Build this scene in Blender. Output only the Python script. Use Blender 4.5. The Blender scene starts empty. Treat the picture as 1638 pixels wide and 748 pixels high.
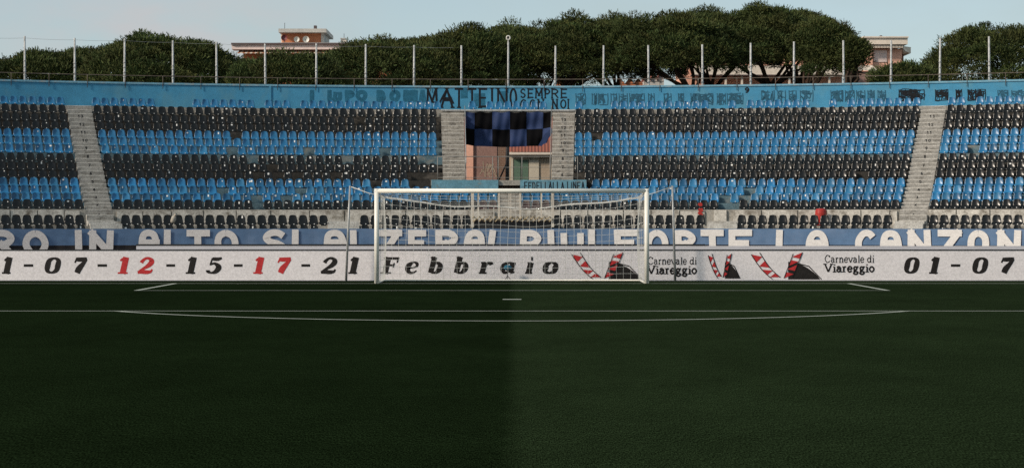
import bpy, math, random
import numpy as np
from mathutils import Vector, Matrix
R_ = random.Random(11)
NP = np.random.RandomState(5)
S = bpy.context.scene
COL = S.collection
rad = math.radians

# ------------------------------------------------------------------ camera, sky, sun, exposure
F_PX, CX, YH, CAMZ = 3111.0, 819.0, 356.7, 1.63
cam_d = bpy.data.cameras.new('camera')
cam_d.sensor_width = 36.0
cam_d.lens = 36.0 * F_PX / 1638.0
cam_d.shift_y = -17.3 / 1638.0
cam_d.clip_start = 0.1
cam_d.clip_end = 4000
cam = bpy.data.objects.new('camera', cam_d)
COL.objects.link(cam)
cam.location = (0, 0, CAMZ)
cam.rotation_euler = (rad(90), rad(0.0), 0)
S.camera = cam

SUN_AZ, SUN_EL = 240.0, 30.0           # clockwise from +Y (the view direction): behind the camera, to its left
world = bpy.data.worlds.new('World')
S.world = world
world.use_nodes = True
wn, wl = world.node_tree.nodes, world.node_tree.links
wn.clear()
sky = wn.new('ShaderNodeTexSky')
sky.sky_type = 'NISHITA'
sky.sun_disc = False
sky.sun_elevation = rad(SUN_EL)
sky.sun_rotation = rad(SUN_AZ)
sky.air_density = 1.0
sky.dust_density = 0.5
sky.ozone_density = 2.0
hsv = wn.new('ShaderNodeHueSaturation')
hsv.inputs['Hue'].default_value = 0.49
hsv.inputs['Saturation'].default_value = 0.8
wl.new(sky.outputs[0], hsv.inputs['Color'])
# thin wisps of cloud: a little greyer and rosier than the clear sky
tc = wn.new('ShaderNodeTexCoord')
mp = wn.new('ShaderNodeMapping')
mp.inputs['Scale'].default_value = (4, 4, 9)
wl.new(tc.outputs['Generated'], mp.inputs['Vector'])
nz = wn.new('ShaderNodeTexNoise')
nz.inputs['Scale'].default_value = 2.2
nz.inputs['Detail'].default_value = 6
wl.new(mp.outputs[0], nz.inputs['Vector'])
rmp = wn.new('ShaderNodeValToRGB')
rmp.color_ramp.elements[0].position = 0.42
rmp.color_ramp.elements[0].color = (0.35, 0.35, 0.35, 1)
rmp.color_ramp.elements[1].position = 0.72
rmp.color_ramp.elements[1].color = (0.9, 0.9, 0.9, 1)
wl.new(nz.outputs['Fac'], rmp.inputs[0])
mx = wn.new('ShaderNodeMix')
mx.data_type = 'RGBA'
wl.new(rmp.outputs[0], mx.inputs['Factor'])
wl.new(hsv.outputs[0], mx.inputs[6])
mx.inputs[7].default_value = (4.05, 4.95, 5.1, 1)
bgn = wn.new('ShaderNodeBackground')
bgn.inputs['Strength'].default_value = 0.094
# one soft rosy cloud bank low in the sky
ds = wn.new('ShaderNodeVectorMath')
ds.operation = 'DISTANCE'
mq = wn.new('ShaderNodeMapping')
mq.inputs['Scale'].default_value = (1, 1, 2.2)
wl.new(tc.outputs['Generated'], mq.inputs['Vector'])
wl.new(mq.outputs[0], ds.inputs[0])
ds.inputs[1].default_value = (-.175, .98, .092 * 2.2)
cr = wn.new('ShaderNodeMapRange')
cr.inputs[1].default_value = .13
cr.inputs[2].default_value = .0
wl.new(ds.outputs['Value'], cr.inputs[0])
n2 = wn.new('ShaderNodeTexNoise')
n2.inputs['Scale'].default_value = 22
n2.inputs['Detail'].default_value = 7
wl.new(mq.outputs[0], n2.inputs['Vector'])
cm = wn.new('ShaderNodeMath')
cm.operation = 'MULTIPLY'
wl.new(cr.outputs[0], cm.inputs[0])
c2 = wn.new('ShaderNodeMapRange')
c2.inputs[1].default_value = .35
c2.inputs[2].default_value = .68
wl.new(n2.outputs['Fac'], c2.inputs[0])
wl.new(c2.outputs[0], cm.inputs[1])
m9 = wn.new('ShaderNodeMix')
m9.data_type = 'RGBA'
wl.new(cm.outputs[0], m9.inputs['Factor'])
wl.new(mx.outputs[2], m9.inputs[6])
m9.inputs[7].default_value = (4.75, 4.75, 4.85, 1)
wl.new(m9.outputs[2], bgn.inputs['Color'])
wo = wn.new('ShaderNodeOutputWorld')
wl.new(bgn.outputs[0], wo.inputs['Surface'])

sun_d = bpy.data.lights.new('sun', 'SUN')
sun_d.energy = 3.1
sun_d.angle = rad(8)
sun_d.color = (1.0, 0.87, 0.72)
sun = bpy.data.objects.new('sun', sun_d)
COL.objects.link(sun)
_dir = Vector((math.sin(rad(SUN_AZ)) * math.cos(rad(SUN_EL)), math.cos(rad(SUN_AZ)) * math.cos(rad(SUN_EL)), math.sin(rad(SUN_EL))))
sun.rotation_euler = _dir.to_track_quat('Z', 'Y').to_euler()
sun.location = (-40, -20, 60)

S.view_settings.view_transform = 'Standard'
S.view_settings.look = 'None'
S.view_settings.exposure = 0.3
S.view_settings.gamma = 1.0
S.view_settings.use_curve_mapping = False
S.cycles.max_bounces = 6
S.cycles.use_denoising = False

# ------------------------------------------------------------------ measuring helpers
def px(x, d):
    return (x - CX) / F_PX * d
def pz(y, d):
    return CAMZ + (YH - y) / F_PX * d
YC = 31.5                                  # centre of the curve of the stand
def pol(phi, r, z):
    return (r * math.sin(phi), YC + r * math.cos(phi), z)
def phi_at(x, r):
    """angle at which the curve of radius r is met by the sight line of picture column x"""
    t = (x - CX) / F_PX
    ph = 0.0
    for _ in range(30):
        ph = math.asin(max(-1, min(1, t * (YC + r * math.cos(ph)) / r)))
    return ph
def px_of(p):
    return CX + F_PX * p[0] / p[1]

# ------------------------------------------------------------------ materials
def mat(name, col, rough=0.7, var=0.25, scale=6.0, fine=0.0, fscale=60.0, spec=0.5, bump=0.0, rnd=0.0, stretch=None, stain=None, metal=0.0, coat=0.0):
    m = bpy.data.materials.new(name)
    m.use_nodes = True
    n, l = m.node_tree.nodes, m.node_tree.links
    b = n['Principled BSDF']
    b.inputs['Roughness'].default_value = rough
    b.inputs['Specular IOR Level'].default_value = spec
    b.inputs['Metallic'].default_value = metal
    t = n.new('ShaderNodeTexCoord')
    src = t.outputs['Object']
    if stretch:
        q = n.new('ShaderNodeMapping')
        q.inputs['Scale'].default_value = stretch
        l.new(src, q.inputs['Vector'])
        src = q.outputs[0]
    no = n.new('ShaderNodeTexNoise')
    no.inputs['Scale'].default_value = scale
    no.inputs['Detail'].default_value = 6
    no.inputs['Roughness'].default_value = 0.65
    l.new(src, no.inputs['Vector'])
    mr = n.new('ShaderNodeMapRange')
    mr.inputs[1].default_value = 0.25
    mr.inputs[2].default_value = 0.75
    mr.inputs[3].default_value = 1 - var
    mr.inputs[4].default_value = 1 + var
    l.new(no.outputs['Fac'], mr.inputs[0])
    val = mr.outputs[0]
    if fine > 0:
        nf = n.new('ShaderNodeTexNoise')
        nf.inputs['Scale'].default_value = fscale
        nf.inputs['Detail'].default_value = 3
        l.new(src, nf.inputs['Vector'])
        m2 = n.new('ShaderNodeMapRange')
        m2.inputs[1].default_value = 0.3
        m2.inputs[2].default_value = 0.7
        m2.inputs[3].default_value = 1 - fine
        m2.inputs[4].default_value = 1 + fine
        l.new(nf.outputs['Fac'], m2.inputs[0])
        mu = n.new('ShaderNodeMath')
        mu.operation = 'MULTIPLY'
        l.new(val, mu.inputs[0])
        l.new(m2.outputs[0], mu.inputs[1])
        val = mu.outputs[0]
    if rnd > 0:
        oi = n.new('ShaderNodeObjectInfo')
        m3 = n.new('ShaderNodeMapRange')
        m3.inputs[3].default_value = 1 - rnd
        m3.inputs[4].default_value = 1 + rnd
        l.new(oi.outputs['Random'], m3.inputs[0])
        mu = n.new('ShaderNodeMath')
        mu.operation = 'MULTIPLY'
        l.new(val, mu.inputs[0])
        l.new(m3.outputs[0], mu.inputs[1])
        val = mu.outputs[0]
    vm = n.new('ShaderNodeVectorMath')
    vm.operation = 'SCALE'
    vm.inputs[0].default_value = col[:3]
    l.new(val, vm.inputs['Scale'])
    out = vm.outputs[0]
    if stain:                              # blotches of another colour: dirt, bare patches, old paint
        scol, slo, shi, ssc, sstr = stain
        q = n.new('ShaderNodeMapping')
        q.inputs['Scale'].default_value = sstr
        l.new(t.outputs['Object'], q.inputs['Vector'])
        ns = n.new('ShaderNodeTexNoise')
        ns.inputs['Scale'].default_value = ssc
        ns.inputs['Detail'].default_value = 7
        ns.inputs['Roughness'].default_value = 0.7
        l.new(q.outputs[0], ns.inputs['Vector'])
        m4 = n.new('ShaderNodeMapRange')
        m4.inputs[1].default_value = slo
        m4.inputs[2].default_value = shi
        l.new(ns.outputs['Fac'], m4.inputs[0])
        mi = n.new('ShaderNodeMix')
        mi.data_type = 'RGBA'
        l.new(m4.outputs[0], mi.inputs['Factor'])
        l.new(out, mi.inputs[6])
        mi.inputs[7].default_value = (*scol, 1)
        out = mi.outputs[2]
    l.new(out, b.inputs['Base Color'])
    if bump > 0:
        bp = n.new('ShaderNodeBump')
        bp.inputs['Strength'].default_value = bump
        bp.inputs['Distance'].default_value = 0.02
        l.new(val, bp.inputs['Height'])
        l.new(bp.outputs[0], b.inputs['Normal'])
    return m

M = {}
M['concrete'] = mat('concrete', (0.30, 0.285, 0.255), 0.9, 0.25, 1.2, 0.22, 14, spec=0.2, bump=0.3, stain=((0.07, 0.065, 0.055), 0.52, 0.72, 0.9, (1, 1, 2.2)))
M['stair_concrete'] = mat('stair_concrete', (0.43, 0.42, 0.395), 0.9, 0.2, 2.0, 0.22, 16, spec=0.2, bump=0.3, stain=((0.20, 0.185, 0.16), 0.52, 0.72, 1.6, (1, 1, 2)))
M['stair_riser'] = mat('stair_riser', (0.29, 0.28, 0.26), 0.9, 0.25, 3.0, 0.25, 16, spec=0.15, bump=0.3, stain=((0.11, 0.10, 0.085), 0.50, 0.70, 2.2, (1, 1, 3)))  # darker than the treads: dirt, plus the shade of upright faces put in
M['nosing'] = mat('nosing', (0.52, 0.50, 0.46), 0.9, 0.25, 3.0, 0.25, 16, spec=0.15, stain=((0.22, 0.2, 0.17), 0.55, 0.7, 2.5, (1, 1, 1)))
M['dirty_concrete'] = mat('dirty_concrete', (0.29, 0.27, 0.24), 0.9, 0.3, 2.0, 0.25, 16, spec=0.2, bump=0.3, stain=((0.05, 0.045, 0.04), 0.52, 0.68, 2.2, (1, 1, 2.5)))
M['wall_concrete'] = mat('wall_concrete', (0.50, 0.475, 0.43), 0.9, 0.2, 1.5, 0.25, 14, spec=0.2, bump=0.3, stain=((0.14, 0.12, 0.095), 0.48, 0.68, 1.8, (1, 1, 1.2)))
M['step_dark'] = mat('step_dark', (0.040, 0.037, 0.033), 0.9, 0.3, 2.0, 0.25, 16, spec=0.15, bump=0.3, stain=((0.16, 0.14, 0.12), 0.56, 0.72, 0.8, (1, 1, 1.5)))  # dark concrete, with the shadow among the black seats put into the colour
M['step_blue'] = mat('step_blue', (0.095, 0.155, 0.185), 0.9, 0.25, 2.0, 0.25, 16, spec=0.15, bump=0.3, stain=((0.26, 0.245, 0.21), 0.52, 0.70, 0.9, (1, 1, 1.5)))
M['blue_wall'] = mat('blue_wall', (0.054, 0.245, 0.405), 0.75, 0.16, 1.3, 0.1, 18, spec=0.3, bump=0.12, stain=((0.105, 0.27, 0.36), 0.50, 0.75, 0.6, (1, 1, 0.8)))
M['blue_ledge'] = mat('blue_ledge', (0.16, 0.34, 0.45), 0.8, 0.25, 3.0, 0.2, 20, spec=0.2, stain=((0.33, 0.36, 0.36), 0.52, 0.7, 2, (1, 1, 1)))
M['blue_panel'] = mat('blue_panel', (0.12, 0.26, 0.33), 0.8, 0.25, 2.5, 0.2, 20, spec=0.2, stain=((0.2, 0.2, 0.17), 0.55, 0.7, 2, (1, 1, 2)))
M['blue_seat'] = mat('blue_seat', (0.013, 0.122, 0.265), 0.34, 0.12, 4, spec=0.5, rnd=0.36)
M['pale_blue_seat'] = mat('pale_blue_seat', (0.022, 0.150, 0.295), 0.40, 0.15, 5, spec=0.5, rnd=0.2)
M['blue_seats'] = mat('blue_seats_mass', (0.014, 0.127, 0.27), 0.36, 0.22, 1.1, spec=0.5)
M['black_seat'] = mat('black_seat', (0.0055, 0.0055, 0.0055), 0.27, 0.25, 4, spec=0.38, rnd=0.3)
M['black_seats'] = mat('black_seats_mass', (0.0055, 0.0055, 0.0055), 0.27, 0.3, 1.1, spec=0.38)
M['maroon_seat'] = mat('maroon_seat', (0.035, 0.012, 0.012), 0.4, 0.25, 4, spec=0.4)
M['red_seat'] = mat('red_seat', (0.36, 0.025, 0.018), 0.4, 0.2, 5, spec=0.4)
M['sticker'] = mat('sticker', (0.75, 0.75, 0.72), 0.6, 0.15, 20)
M['white_board'] = mat('white_board', (0.74, 0.70, 0.71), 0.55, 0.05, 0.8, 0.12, 22, spec=0.3)
M['grey_strip'] = mat('grey_strip', (0.50, 0.49, 0.52), 0.6, 0.08, 1.0, 0.08, 25, spec=0.3)
M['black_frame'] = mat('black_frame', (0.012, 0.012, 0.013), 0.6, 0.2, 3)
M['ink'] = mat('ink', (0.016, 0.013, 0.012), 0.6, 0.25, 6, 0.3, 24, spec=0.25)
M['red_ink'] = mat('red_ink', (0.47, 0.032, 0.034), 0.6, 0.12, 6, 0.12, 24, spec=0.25)
M['banner_blue'] = mat('banner_blue', (0.098, 0.178, 0.305), 0.8, 0.16, 1.4, 0.08, 30, spec=0.2, stretch=(1, 1, 2.5), stain=((0.145, 0.22, 0.345), 0.48, 0.7, 0.5, (1, 1, 1)))
M['banner_black'] = mat('banner_black', (0.008, 0.008, 0.010), 0.85, 0.3, 3)
M['banner_white'] = mat('banner_white', (0.68, 0.68, 0.66), 0.8, 0.12, 5, 0.12, 16, spec=0.2, bump=0.5, stretch=(1, 1, 3))
M['graffiti_black'] = mat('graffiti_black', (0.010, 0.012, 0.016), 0.8, 0.3, 8, 0.3, 30, spec=0.2)
M['graffiti_faint'] = mat('graffiti_faint', (0.022, 0.125, 0.205), 0.8, 0.3, 5, 0.25, 24, spec=0.2)
M['graffiti_mid'] = mat('graffiti_mid', (0.026, 0.095, 0.15), 0.8, 0.3, 8, 0.3, 24, spec=0.2)
M['cover_blue'] = mat('cover_blue', (0.02, 0.14, 0.27), 0.8, 0.25, 5, spec=0.2)
M['goal_white'] = mat('goal_white', (0.78, 0.755, 0.68), 0.4, 0.08, 3, 0.06, 40)
M['net_white'] = mat('net_white', (0.64, 0.63, 0.59), 0.7, 0.1, 4)
M['galv'] = mat('galvanised_steel', (0.33, 0.335, 0.33), 0.5, 0.3, 5, 0.2, 40, spec=0.5, metal=0.3)
M['pole_grey'] = mat('pole_grey', (0.42, 0.425, 0.42), 0.6, 0.25, 2.5, 0.3, 12, spec=0.4)
M['rail_brown'] = mat('rail_brown', (0.12, 0.095, 0.075), 0.7, 0.45, 2, 0.3, 12, spec=0.3, stain=((0.42, 0.42, 0.40), 0.60, 0.66, 0.6, (1, 1, 1)))
M['rail_grey'] = mat('rail_grey', (0.20, 0.195, 0.18), 0.6, 0.35, 3, spec=0.4)
M['gate_cream'] = mat('gate_cream', (0.50, 0.47, 0.40), 0.6, 0.2, 3, 0.2, 20)
M['rope_tan'] = mat('rope_tan', (0.33, 0.27, 0.17), 0.9, 0.3, 8)
M['flag_blue'] = mat('flag_blue', (0.013, 0.030, 0.095), 0.75, 0.2, 2, 0.1, 20, spec=0.3)
M['flag_black'] = mat('flag_black', (0.004, 0.004, 0.005), 0.9, 0.3, 2, spec=0.05)
M['line_white'] = mat('line_white', (0.36, 0.38, 0.33), 0.9, 0.2, 2, 0.3, 30, spec=0.1)
M['track'] = mat('track', (0.16, 0.055, 0.04), 0.95, 0.2, 0.4, 0.2, 30, spec=0.1)
M['apron'] = mat('apron', (0.045, 0.055, 0.035), 0.95, 0.3, 0.5, 0.3, 20, spec=0.1)
M['earth'] = mat('earth', (0.10, 0.095, 0.075), 0.95, 0.3, 0.1, 0.3, 3, spec=0.1)
M['bark'] = mat('bark', (0.055, 0.038, 0.028), 0.95, 0.4, 3, 0.3, 12, spec=0.1, bump=0.6)
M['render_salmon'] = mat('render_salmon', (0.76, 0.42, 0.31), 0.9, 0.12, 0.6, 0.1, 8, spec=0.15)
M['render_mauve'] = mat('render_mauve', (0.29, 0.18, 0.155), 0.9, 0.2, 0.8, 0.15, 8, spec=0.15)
M['render_tan'] = mat('render_tan', (0.44, 0.355, 0.27), 0.9, 0.15, 0.8, 0.1, 8, spec=0.15)
M['band_pink'] = mat('band_pink', (0.72, 0.58, 0.54), 0.85, 0.1, 0.5, 0.1, 6, spec=0.15)
M['band_cream'] = mat('band_cream', (0.72, 0.63, 0.54), 0.85, 0.1, 0.5, 0.1, 6, spec=0.15)
M['slab_grey'] = mat('slab_grey', (0.50, 0.48, 0.45), 0.9, 0.2, 0.8, 0.15, 8, spec=0.15)
M['dark_edge'] = mat('dark_edge', (0.10, 0.075, 0.075), 0.8, 0.2, 1)
M['awning_pale'] = mat('awning_pale', (0.62, 0.54, 0.45), 0.85, 0.1, 2, spec=0.1)
M['awning_rust'] = mat('awning_rust', (0.36, 0.17, 0.10), 0.85, 0.1, 2, spec=0.1)
M['dish_white'] = mat('dish_white', (0.62, 0.60, 0.55), 0.5, 0.1, 3)
M['dish_red'] = mat('dish_red', (0.14, 0.025, 0.03), 0.5, 0.1, 3)
M['dark_metal'] = mat('dark_metal', (0.03, 0.03, 0.032), 0.6, 0.3, 3)
M['green_shutter'] = mat('green_shutter', (0.10, 0.17, 0.12), 0.7, 0.2, 4, stretch=(1, 1, 8))
M['cream_shutter'] = mat('cream_shutter', (0.56, 0.50, 0.40), 0.7, 0.1, 4)
M['glass_dark'] = mat('window_glass', (0.02, 0.022, 0.025), 0.15, 0.2, 1)
M['mic_blue'] = mat('mic_blue', (0.025, 0.13, 0.20), 0.95, 0.4, 40)
M['sack'] = mat('sack', (0.36, 0.33, 0.28), 0.9, 0.2, 6)

def brick_mat(name, c1, c2, mortar, sx):
    m = bpy.data.materials.new(name)
    m.use_nodes = True
    n, l = m.node_tree.nodes, m.node_tree.links
    b = n['Principled BSDF']
    b.inputs['Roughness'].default_value = 0.9
    t = n.new('ShaderNodeTexCoord')
    mpn = n.new('ShaderNodeMapping')
    mpn.inputs['Rotation'].default_value = (rad(90), 0, 0)
    l.new(t.outputs['Object'], mpn.inputs['Vector'])
    br = n.new('ShaderNodeTexBrick')
    br.inputs['Color1'].default_value = (*c1, 1)
    br.inputs['Color2'].default_value = (*c2, 1)
    br.inputs['Mortar'].default_value = (*mortar, 1)
    br.inputs['Scale'].default_value = sx
    br.inputs['Mortar Size'].default_value = 0.015
    l.new(mpn.outputs[0], br.inputs['Vector'])
    l.new(br.outputs['Color'], b.inputs['Base Color'])
    return m
M['brick_orange'] = brick_mat('brick_orange', (0.58, 0.21, 0.095), (0.50, 0.17, 0.08), (0.44, 0.24, 0.15), 2.0)
M['brick_brown'] = brick_mat('brick_brown', (0.14, 0.085, 0.06), (0.19, 0.11, 0.08), (0.24, 0.20, 0.16), 2.2)

def tile_mat():
    m = bpy.data.materials.new('roof_tiles')
    m.use_nodes = True
    n, l = m.node_tree.nodes, m.node_tree.links
    b = n['Principled BSDF']
    b.inputs['Roughness'].default_value = 0.85
    t = n.new('ShaderNodeTexCoord')
    w = n.new('ShaderNodeTexWave')
    w.inputs['Scale'].default_value = 1.6
    w.inputs['Distortion'].default_value = 0.6
    l.new(t.outputs['Object'], w.inputs['Vector'])
    r = n.new('ShaderNodeValToRGB')
    r.color_ramp.elements[0].color = (0.12, 0.035, 0.025, 1)
    r.color_ramp.elements[1].color = (0.34, 0.11, 0.07, 1)
    l.new(w.outputs['Fac'], r.inputs[0])
    l.new(r.outputs[0], b.inputs['Base Color'])
    bp = n.new('ShaderNodeBump')
    bp.inputs['Strength'].default_value = 0.6
    l.new(w.outputs['Fac'], bp.inputs['Height'])
    l.new(bp.outputs[0], b.inputs['Normal'])
    return m
M['tiles'] = tile_mat()

def turf_mat():
    m = bpy.data.materials.new('turf')
    m.use_nodes = True
    n, l = m.node_tree.nodes, m.node_tree.links
    b = n['Principled BSDF']
    b.inputs['Roughness'].default_value = 1.0
    b.inputs['Specular IOR Level'].default_value = 0.0
    t = n.new('ShaderNodeTexCoord')
    sep = n.new('ShaderNodeSeparateXYZ')
    l.new(t.outputs['Object'], sep.inputs[0])
    # two widths of turf laid with the pile the opposite way: one reads darker
    nw = n.new('ShaderNodeTexNoise')
    nw.inputs['Scale'].default_value = 3.0
    l.new(t.outputs['Object'], nw.inputs['Vector'])
    off = n.new('ShaderNodeMath')
    off.operation = 'MULTIPLY_ADD'
    off.inputs[1].default_value = 0.22
    l.new(nw.outputs['Fac'], off.inputs[0])
    l.new(sep.outputs['X'], off.inputs[2])
    st = n.new('ShaderNodeMapRange')
    st.inputs[1].default_value = 0.02
    st.inputs[2].default_value = 0.20
    l.new(off.outputs[0], st.inputs[0])
    mi = n.new('ShaderNodeMix')
    mi.data_type = 'RGBA'
    mi.inputs[6].default_value = (0.0071, 0.0129, 0.0050, 1)
    mi.inputs[7].default_value = (0.0138, 0.0226, 0.0098, 1)
    l.new(st.outputs[0], mi.inputs['Factor'])
    prev = None
    for sc, amt, strt in ((0.16, 0.15, (1, 1, 1)), (1.3, 0.11, (1, 0.5, 1)), (9, 0.14, (1, 0.6, 1)), (60, 0.55, (1, 0.4, 1)), (120, 0.95, (1, 0.12, 1))):
        q = n.new('ShaderNodeMapping')
        q.inputs['Scale'].default_value = strt
        l.new(t.outputs['Object'], q.inputs['Vector'])
        no = n.new('ShaderNodeTexNoise')
        no.inputs['Scale'].default_value = sc
        no.inputs['Detail'].default_value = 4
        l.new(q.outputs[0], no.inputs['Vector'])
        mr = n.new('ShaderNodeMapRange')
        mr.inputs[1].default_value = 0.3
        mr.inputs[2].default_value = 0.7
        mr.inputs[3].default_value = 1 - amt
        mr.inputs[4].default_value = 1 + amt
        l.new(no.outputs['Fac'], mr.inputs[0])
        if prev is None:
            prev = mr.outputs[0]
        else:
            mu = n.new('ShaderNodeMath')
            mu.operation = 'MULTIPLY'
            l.new(prev, mu.inputs[0])
            l.new(mr.outputs[0], mu.inputs[1])
            prev = mu.outputs[0]
    vm = n.new('ShaderNodeVectorMath')
    vm.operation = 'SCALE'
    l.new(mi.outputs[2], vm.inputs[0])
    l.new(prev, vm.inputs['Scale'])
    l.new(vm.outputs[0], b.inputs['Base Color'])
    bp = n.new('ShaderNodeBump')
    bp.inputs['Strength'].default_value = 0.05
    bp.inputs['Distance'].default_value = 0.01
    l.new(prev, bp.inputs['Height'])
    l.new(bp.outputs[0], b.inputs['Normal'])
    return m
M['turf'] = turf_mat()

def leaf_mat():
    m = bpy.data.materials.new('pine_needles')
    m.use_nodes = True
    n, l = m.node_tree.nodes, m.node_tree.links
    b = n['Principled BSDF']
    b.inputs['Roughness'].default_value = 0.75
    b.inputs['Specular IOR Level'].default_value = 0.15
    a = n.new('ShaderNodeVertexColor')
    a.layer_name = 'tint'
    l.new(a.outputs['Color'], b.inputs['Base Color'])
    return m
M['needles'] = leaf_mat()

# ------------------------------------------------------------------ mesh helpers
class MB:
    def __init__(self):
        self.v, self.f, self.m, self.mats, self.smooth = [], [], [], [], []
    def mi(self, name):
        if name not in self.mats:
            self.mats.append(name)
        return self.mats.index(name)
    def quad(self, pts, mt, smooth=False):
        i = len(self.v)
        self.v += [tuple(p) for p in pts]
        self.f.append(tuple(range(i, i + len(pts))))
        self.m.append(self.mi(mt))
        self.smooth.append(smooth)
    def box(self, x0, x1, y0, y1, z0, z1, mt):
        i = len(self.v)
        self.v += [(x0, y0, z0), (x1, y0, z0), (x1, y1, z0), (x0, y1, z0), (x0, y0, z1), (x1, y0, z1), (x1, y1, z1), (x0, y1, z1)]
        for q in ((0, 3, 2, 1), (4, 5, 6, 7), (0, 1, 5, 4), (1, 2, 6, 5), (2, 3, 7, 6), (3, 0, 4, 7)):
            self.f.append(tuple(i + k for k in q))
            self.m.append(self.mi(mt))
            self.smooth.append(False)
    def arcbox(self, p0, p1, r0, r1, z0, z1, mt, n=None, bottom=True):
        """box bent round the curve of the stand"""
        n = n or max(1, int(abs(p1 - p0) * r1 / 1.2))
        for k in range(n):
            a, b = p0 + (p1 - p0) * k / n, p0 + (p1 - p0) * (k + 1) / n
            A = [pol(a, r0, z0), pol(b, r0, z0), pol(b, r1, z0), pol(a, r1, z0), pol(a, r0, z1), pol(b, r0, z1), pol(b, r1, z1), pol(a, r1, z1)]
            self.quad([A[0], A[1], A[5], A[4]], mt)
            self.quad([A[4], A[5], A[6], A[7]], mt)
            self.quad([A[3], A[7], A[6], A[2]], mt)
            if bottom:
                self.quad([A[0], A[3], A[2], A[1]], mt)
            if k == 0:
                self.quad([A[0], A[4], A[7], A[3]], mt)
            if k == n - 1:
                self.quad([A[1], A[2], A[6], A[5]], mt)
    def tube(self, pts, r, mt, n=8, caps=True, r1=None):
        pts = [Vector(p) for p in pts]
        i0 = len(self.v)
        last = len(pts) - 1
        ref = None
        for k, p in enumerate(pts):
            d = (pts[min(k + 1, last)] - pts[max(k - 1, 0)])
            d = d.normalized() if d.length > 1e-9 else Vector((0, 0, 1))
            if ref is None or abs(ref.dot(d)) > 0.99:
                ref = Vector((0, 0, 1)) if abs(d.z) < 0.9 else Vector((1, 0, 0))
            u = d.cross(ref).normalized()
            w = d.cross(u)
            rr = r if r1 is None else r + (r1 - r) * k / max(last, 1)
            for j in range(n):
                a = 2 * math.pi * j / n
                self.v.append(tuple(p + (u * math.cos(a) + w * math.sin(a)) * rr))
        mm = self.mi(mt)
        for k in range(last):
            for j in range(n):
                a, b = i0 + k * n + j, i0 + k * n + (j + 1) % n
                self.f.append((a, b, b + n, a + n))
                self.m.append(mm)
                self.smooth.append(n > 4)
        if caps:
            self.f.append(tuple(i0 + j for j in range(n))[::-1])
            self.f.append(tuple(i0 + last * n + j for j in range(n)))
            self.m += [mm, mm]
            self.smooth += [False, False]
    def sphere(self, c, rx, ry, rz, mt, nu=12, nv=8, jit=0.0):
        i0 = len(self.v)
        for a in range(nv + 1):
            th = math.pi * a / nv
            for b in range(nu):
                ph = 2 * math.pi * b / nu
                j = 1 + R_.uniform(-jit, jit)
                self.v.append((c[0] + rx * j * math.sin(th) * math.cos(ph), c[1] + ry * j * math.sin(th) * math.sin(ph), c[2] + rz * j * math.cos(th)))
        mm = self.mi(mt)
        for a in range(nv):
            for b in range(nu):
                self.f.append((i0 + a * nu + b, i0 + (a + 1) * nu + b, i0 + (a + 1) * nu + (b + 1) % nu, i0 + a * nu + (b + 1) % nu))
                self.m.append(mm)
                self.smooth.append(True)
    def build(self, name, parent=None, label=None, cat=None, group=None, kind=None):
        me = bpy.data.meshes.new(name)
        me.from_pydata(self.v, [], self.f)
        for k in self.mats:
            me.materials.append(M[k])
        me.polygons.foreach_set('material_index', self.m)
        me.polygons.foreach_set('use_smooth', self.smooth)
        me.update()
        o = bpy.data.objects.new(name, me)
        COL.objects.link(o)
        if parent is not None:
            o.parent = parent
            o.matrix_parent_inverse = parent.matrix_basis.inverted()
        tag(o, label, cat, group, kind)
        return o

def tag(o, label=None, cat=None, group=None, kind=None):
    if label: o['label'] = label
    if cat: o['category'] = cat
    if group: o['group'] = group
    if kind: o['kind'] = kind
    return o
def empty(name, loc, label, cat, group=None):
    o = bpy.data.objects.new(name, None)
    COL.objects.link(o)
    o.location = loc
    o.empty_display_size = 0.2
    return tag(o, label, cat, group)

# ------------------------------------------------------------------ lettering: strokes laid as thin strips
def smooth_pts(pts, closed=False, sub=6):
    """Catmull-Rom through (x, y, w) points"""
    n = len(pts)
    out = []
    rng = range(n) if closed else range(n - 1)
    for i in rng:
        p1, p2 = pts[i], pts[(i + 1) % n]
        p0 = pts[(i - 1) % n] if closed or i > 0 else p1
        p3 = pts[(i + 2) % n] if closed or i + 2 < n else p2
        for k in range(sub):
            t = k / sub
            out.append(tuple(0.5 * ((2 * b) + (-a + c) * t + (2 * a - 5 * b + 4 * c - d) * t * t + (-a + 3 * b - 3 * c + d) * t ** 3) for a, b, c, d in zip(p0, p1, p2, p3)))
    out.append(pts[0] if closed else pts[-1])
    return out

def ribbon(mb, pts, fn, mt, lift):
    """pts: (u, v, width); fn maps (u, v, lift) to the world"""
    n = len(pts)
    L, Rr = [], []
    for i in range(n):
        a, b = pts[max(i - 1, 0)], pts[min(i + 1, n - 1)]
        dx, dy = b[0] - a[0], b[1] - a[1]
        ln = math.hypot(dx, dy) or 1
        nx, ny = -dy / ln, dx / ln
        w = pts[i][2] / 2
        L.append((pts[i][0] + nx * w, pts[i][1] + ny * w))
        Rr.append((pts[i][0] - nx * w, pts[i][1] - ny * w))
    for i in range(n - 1):
        mb.quad([fn(*Rr[i], lift), fn(*Rr[i + 1], lift), fn(*L[i + 1], lift), fn(*L[i], lift)], mt)

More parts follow.
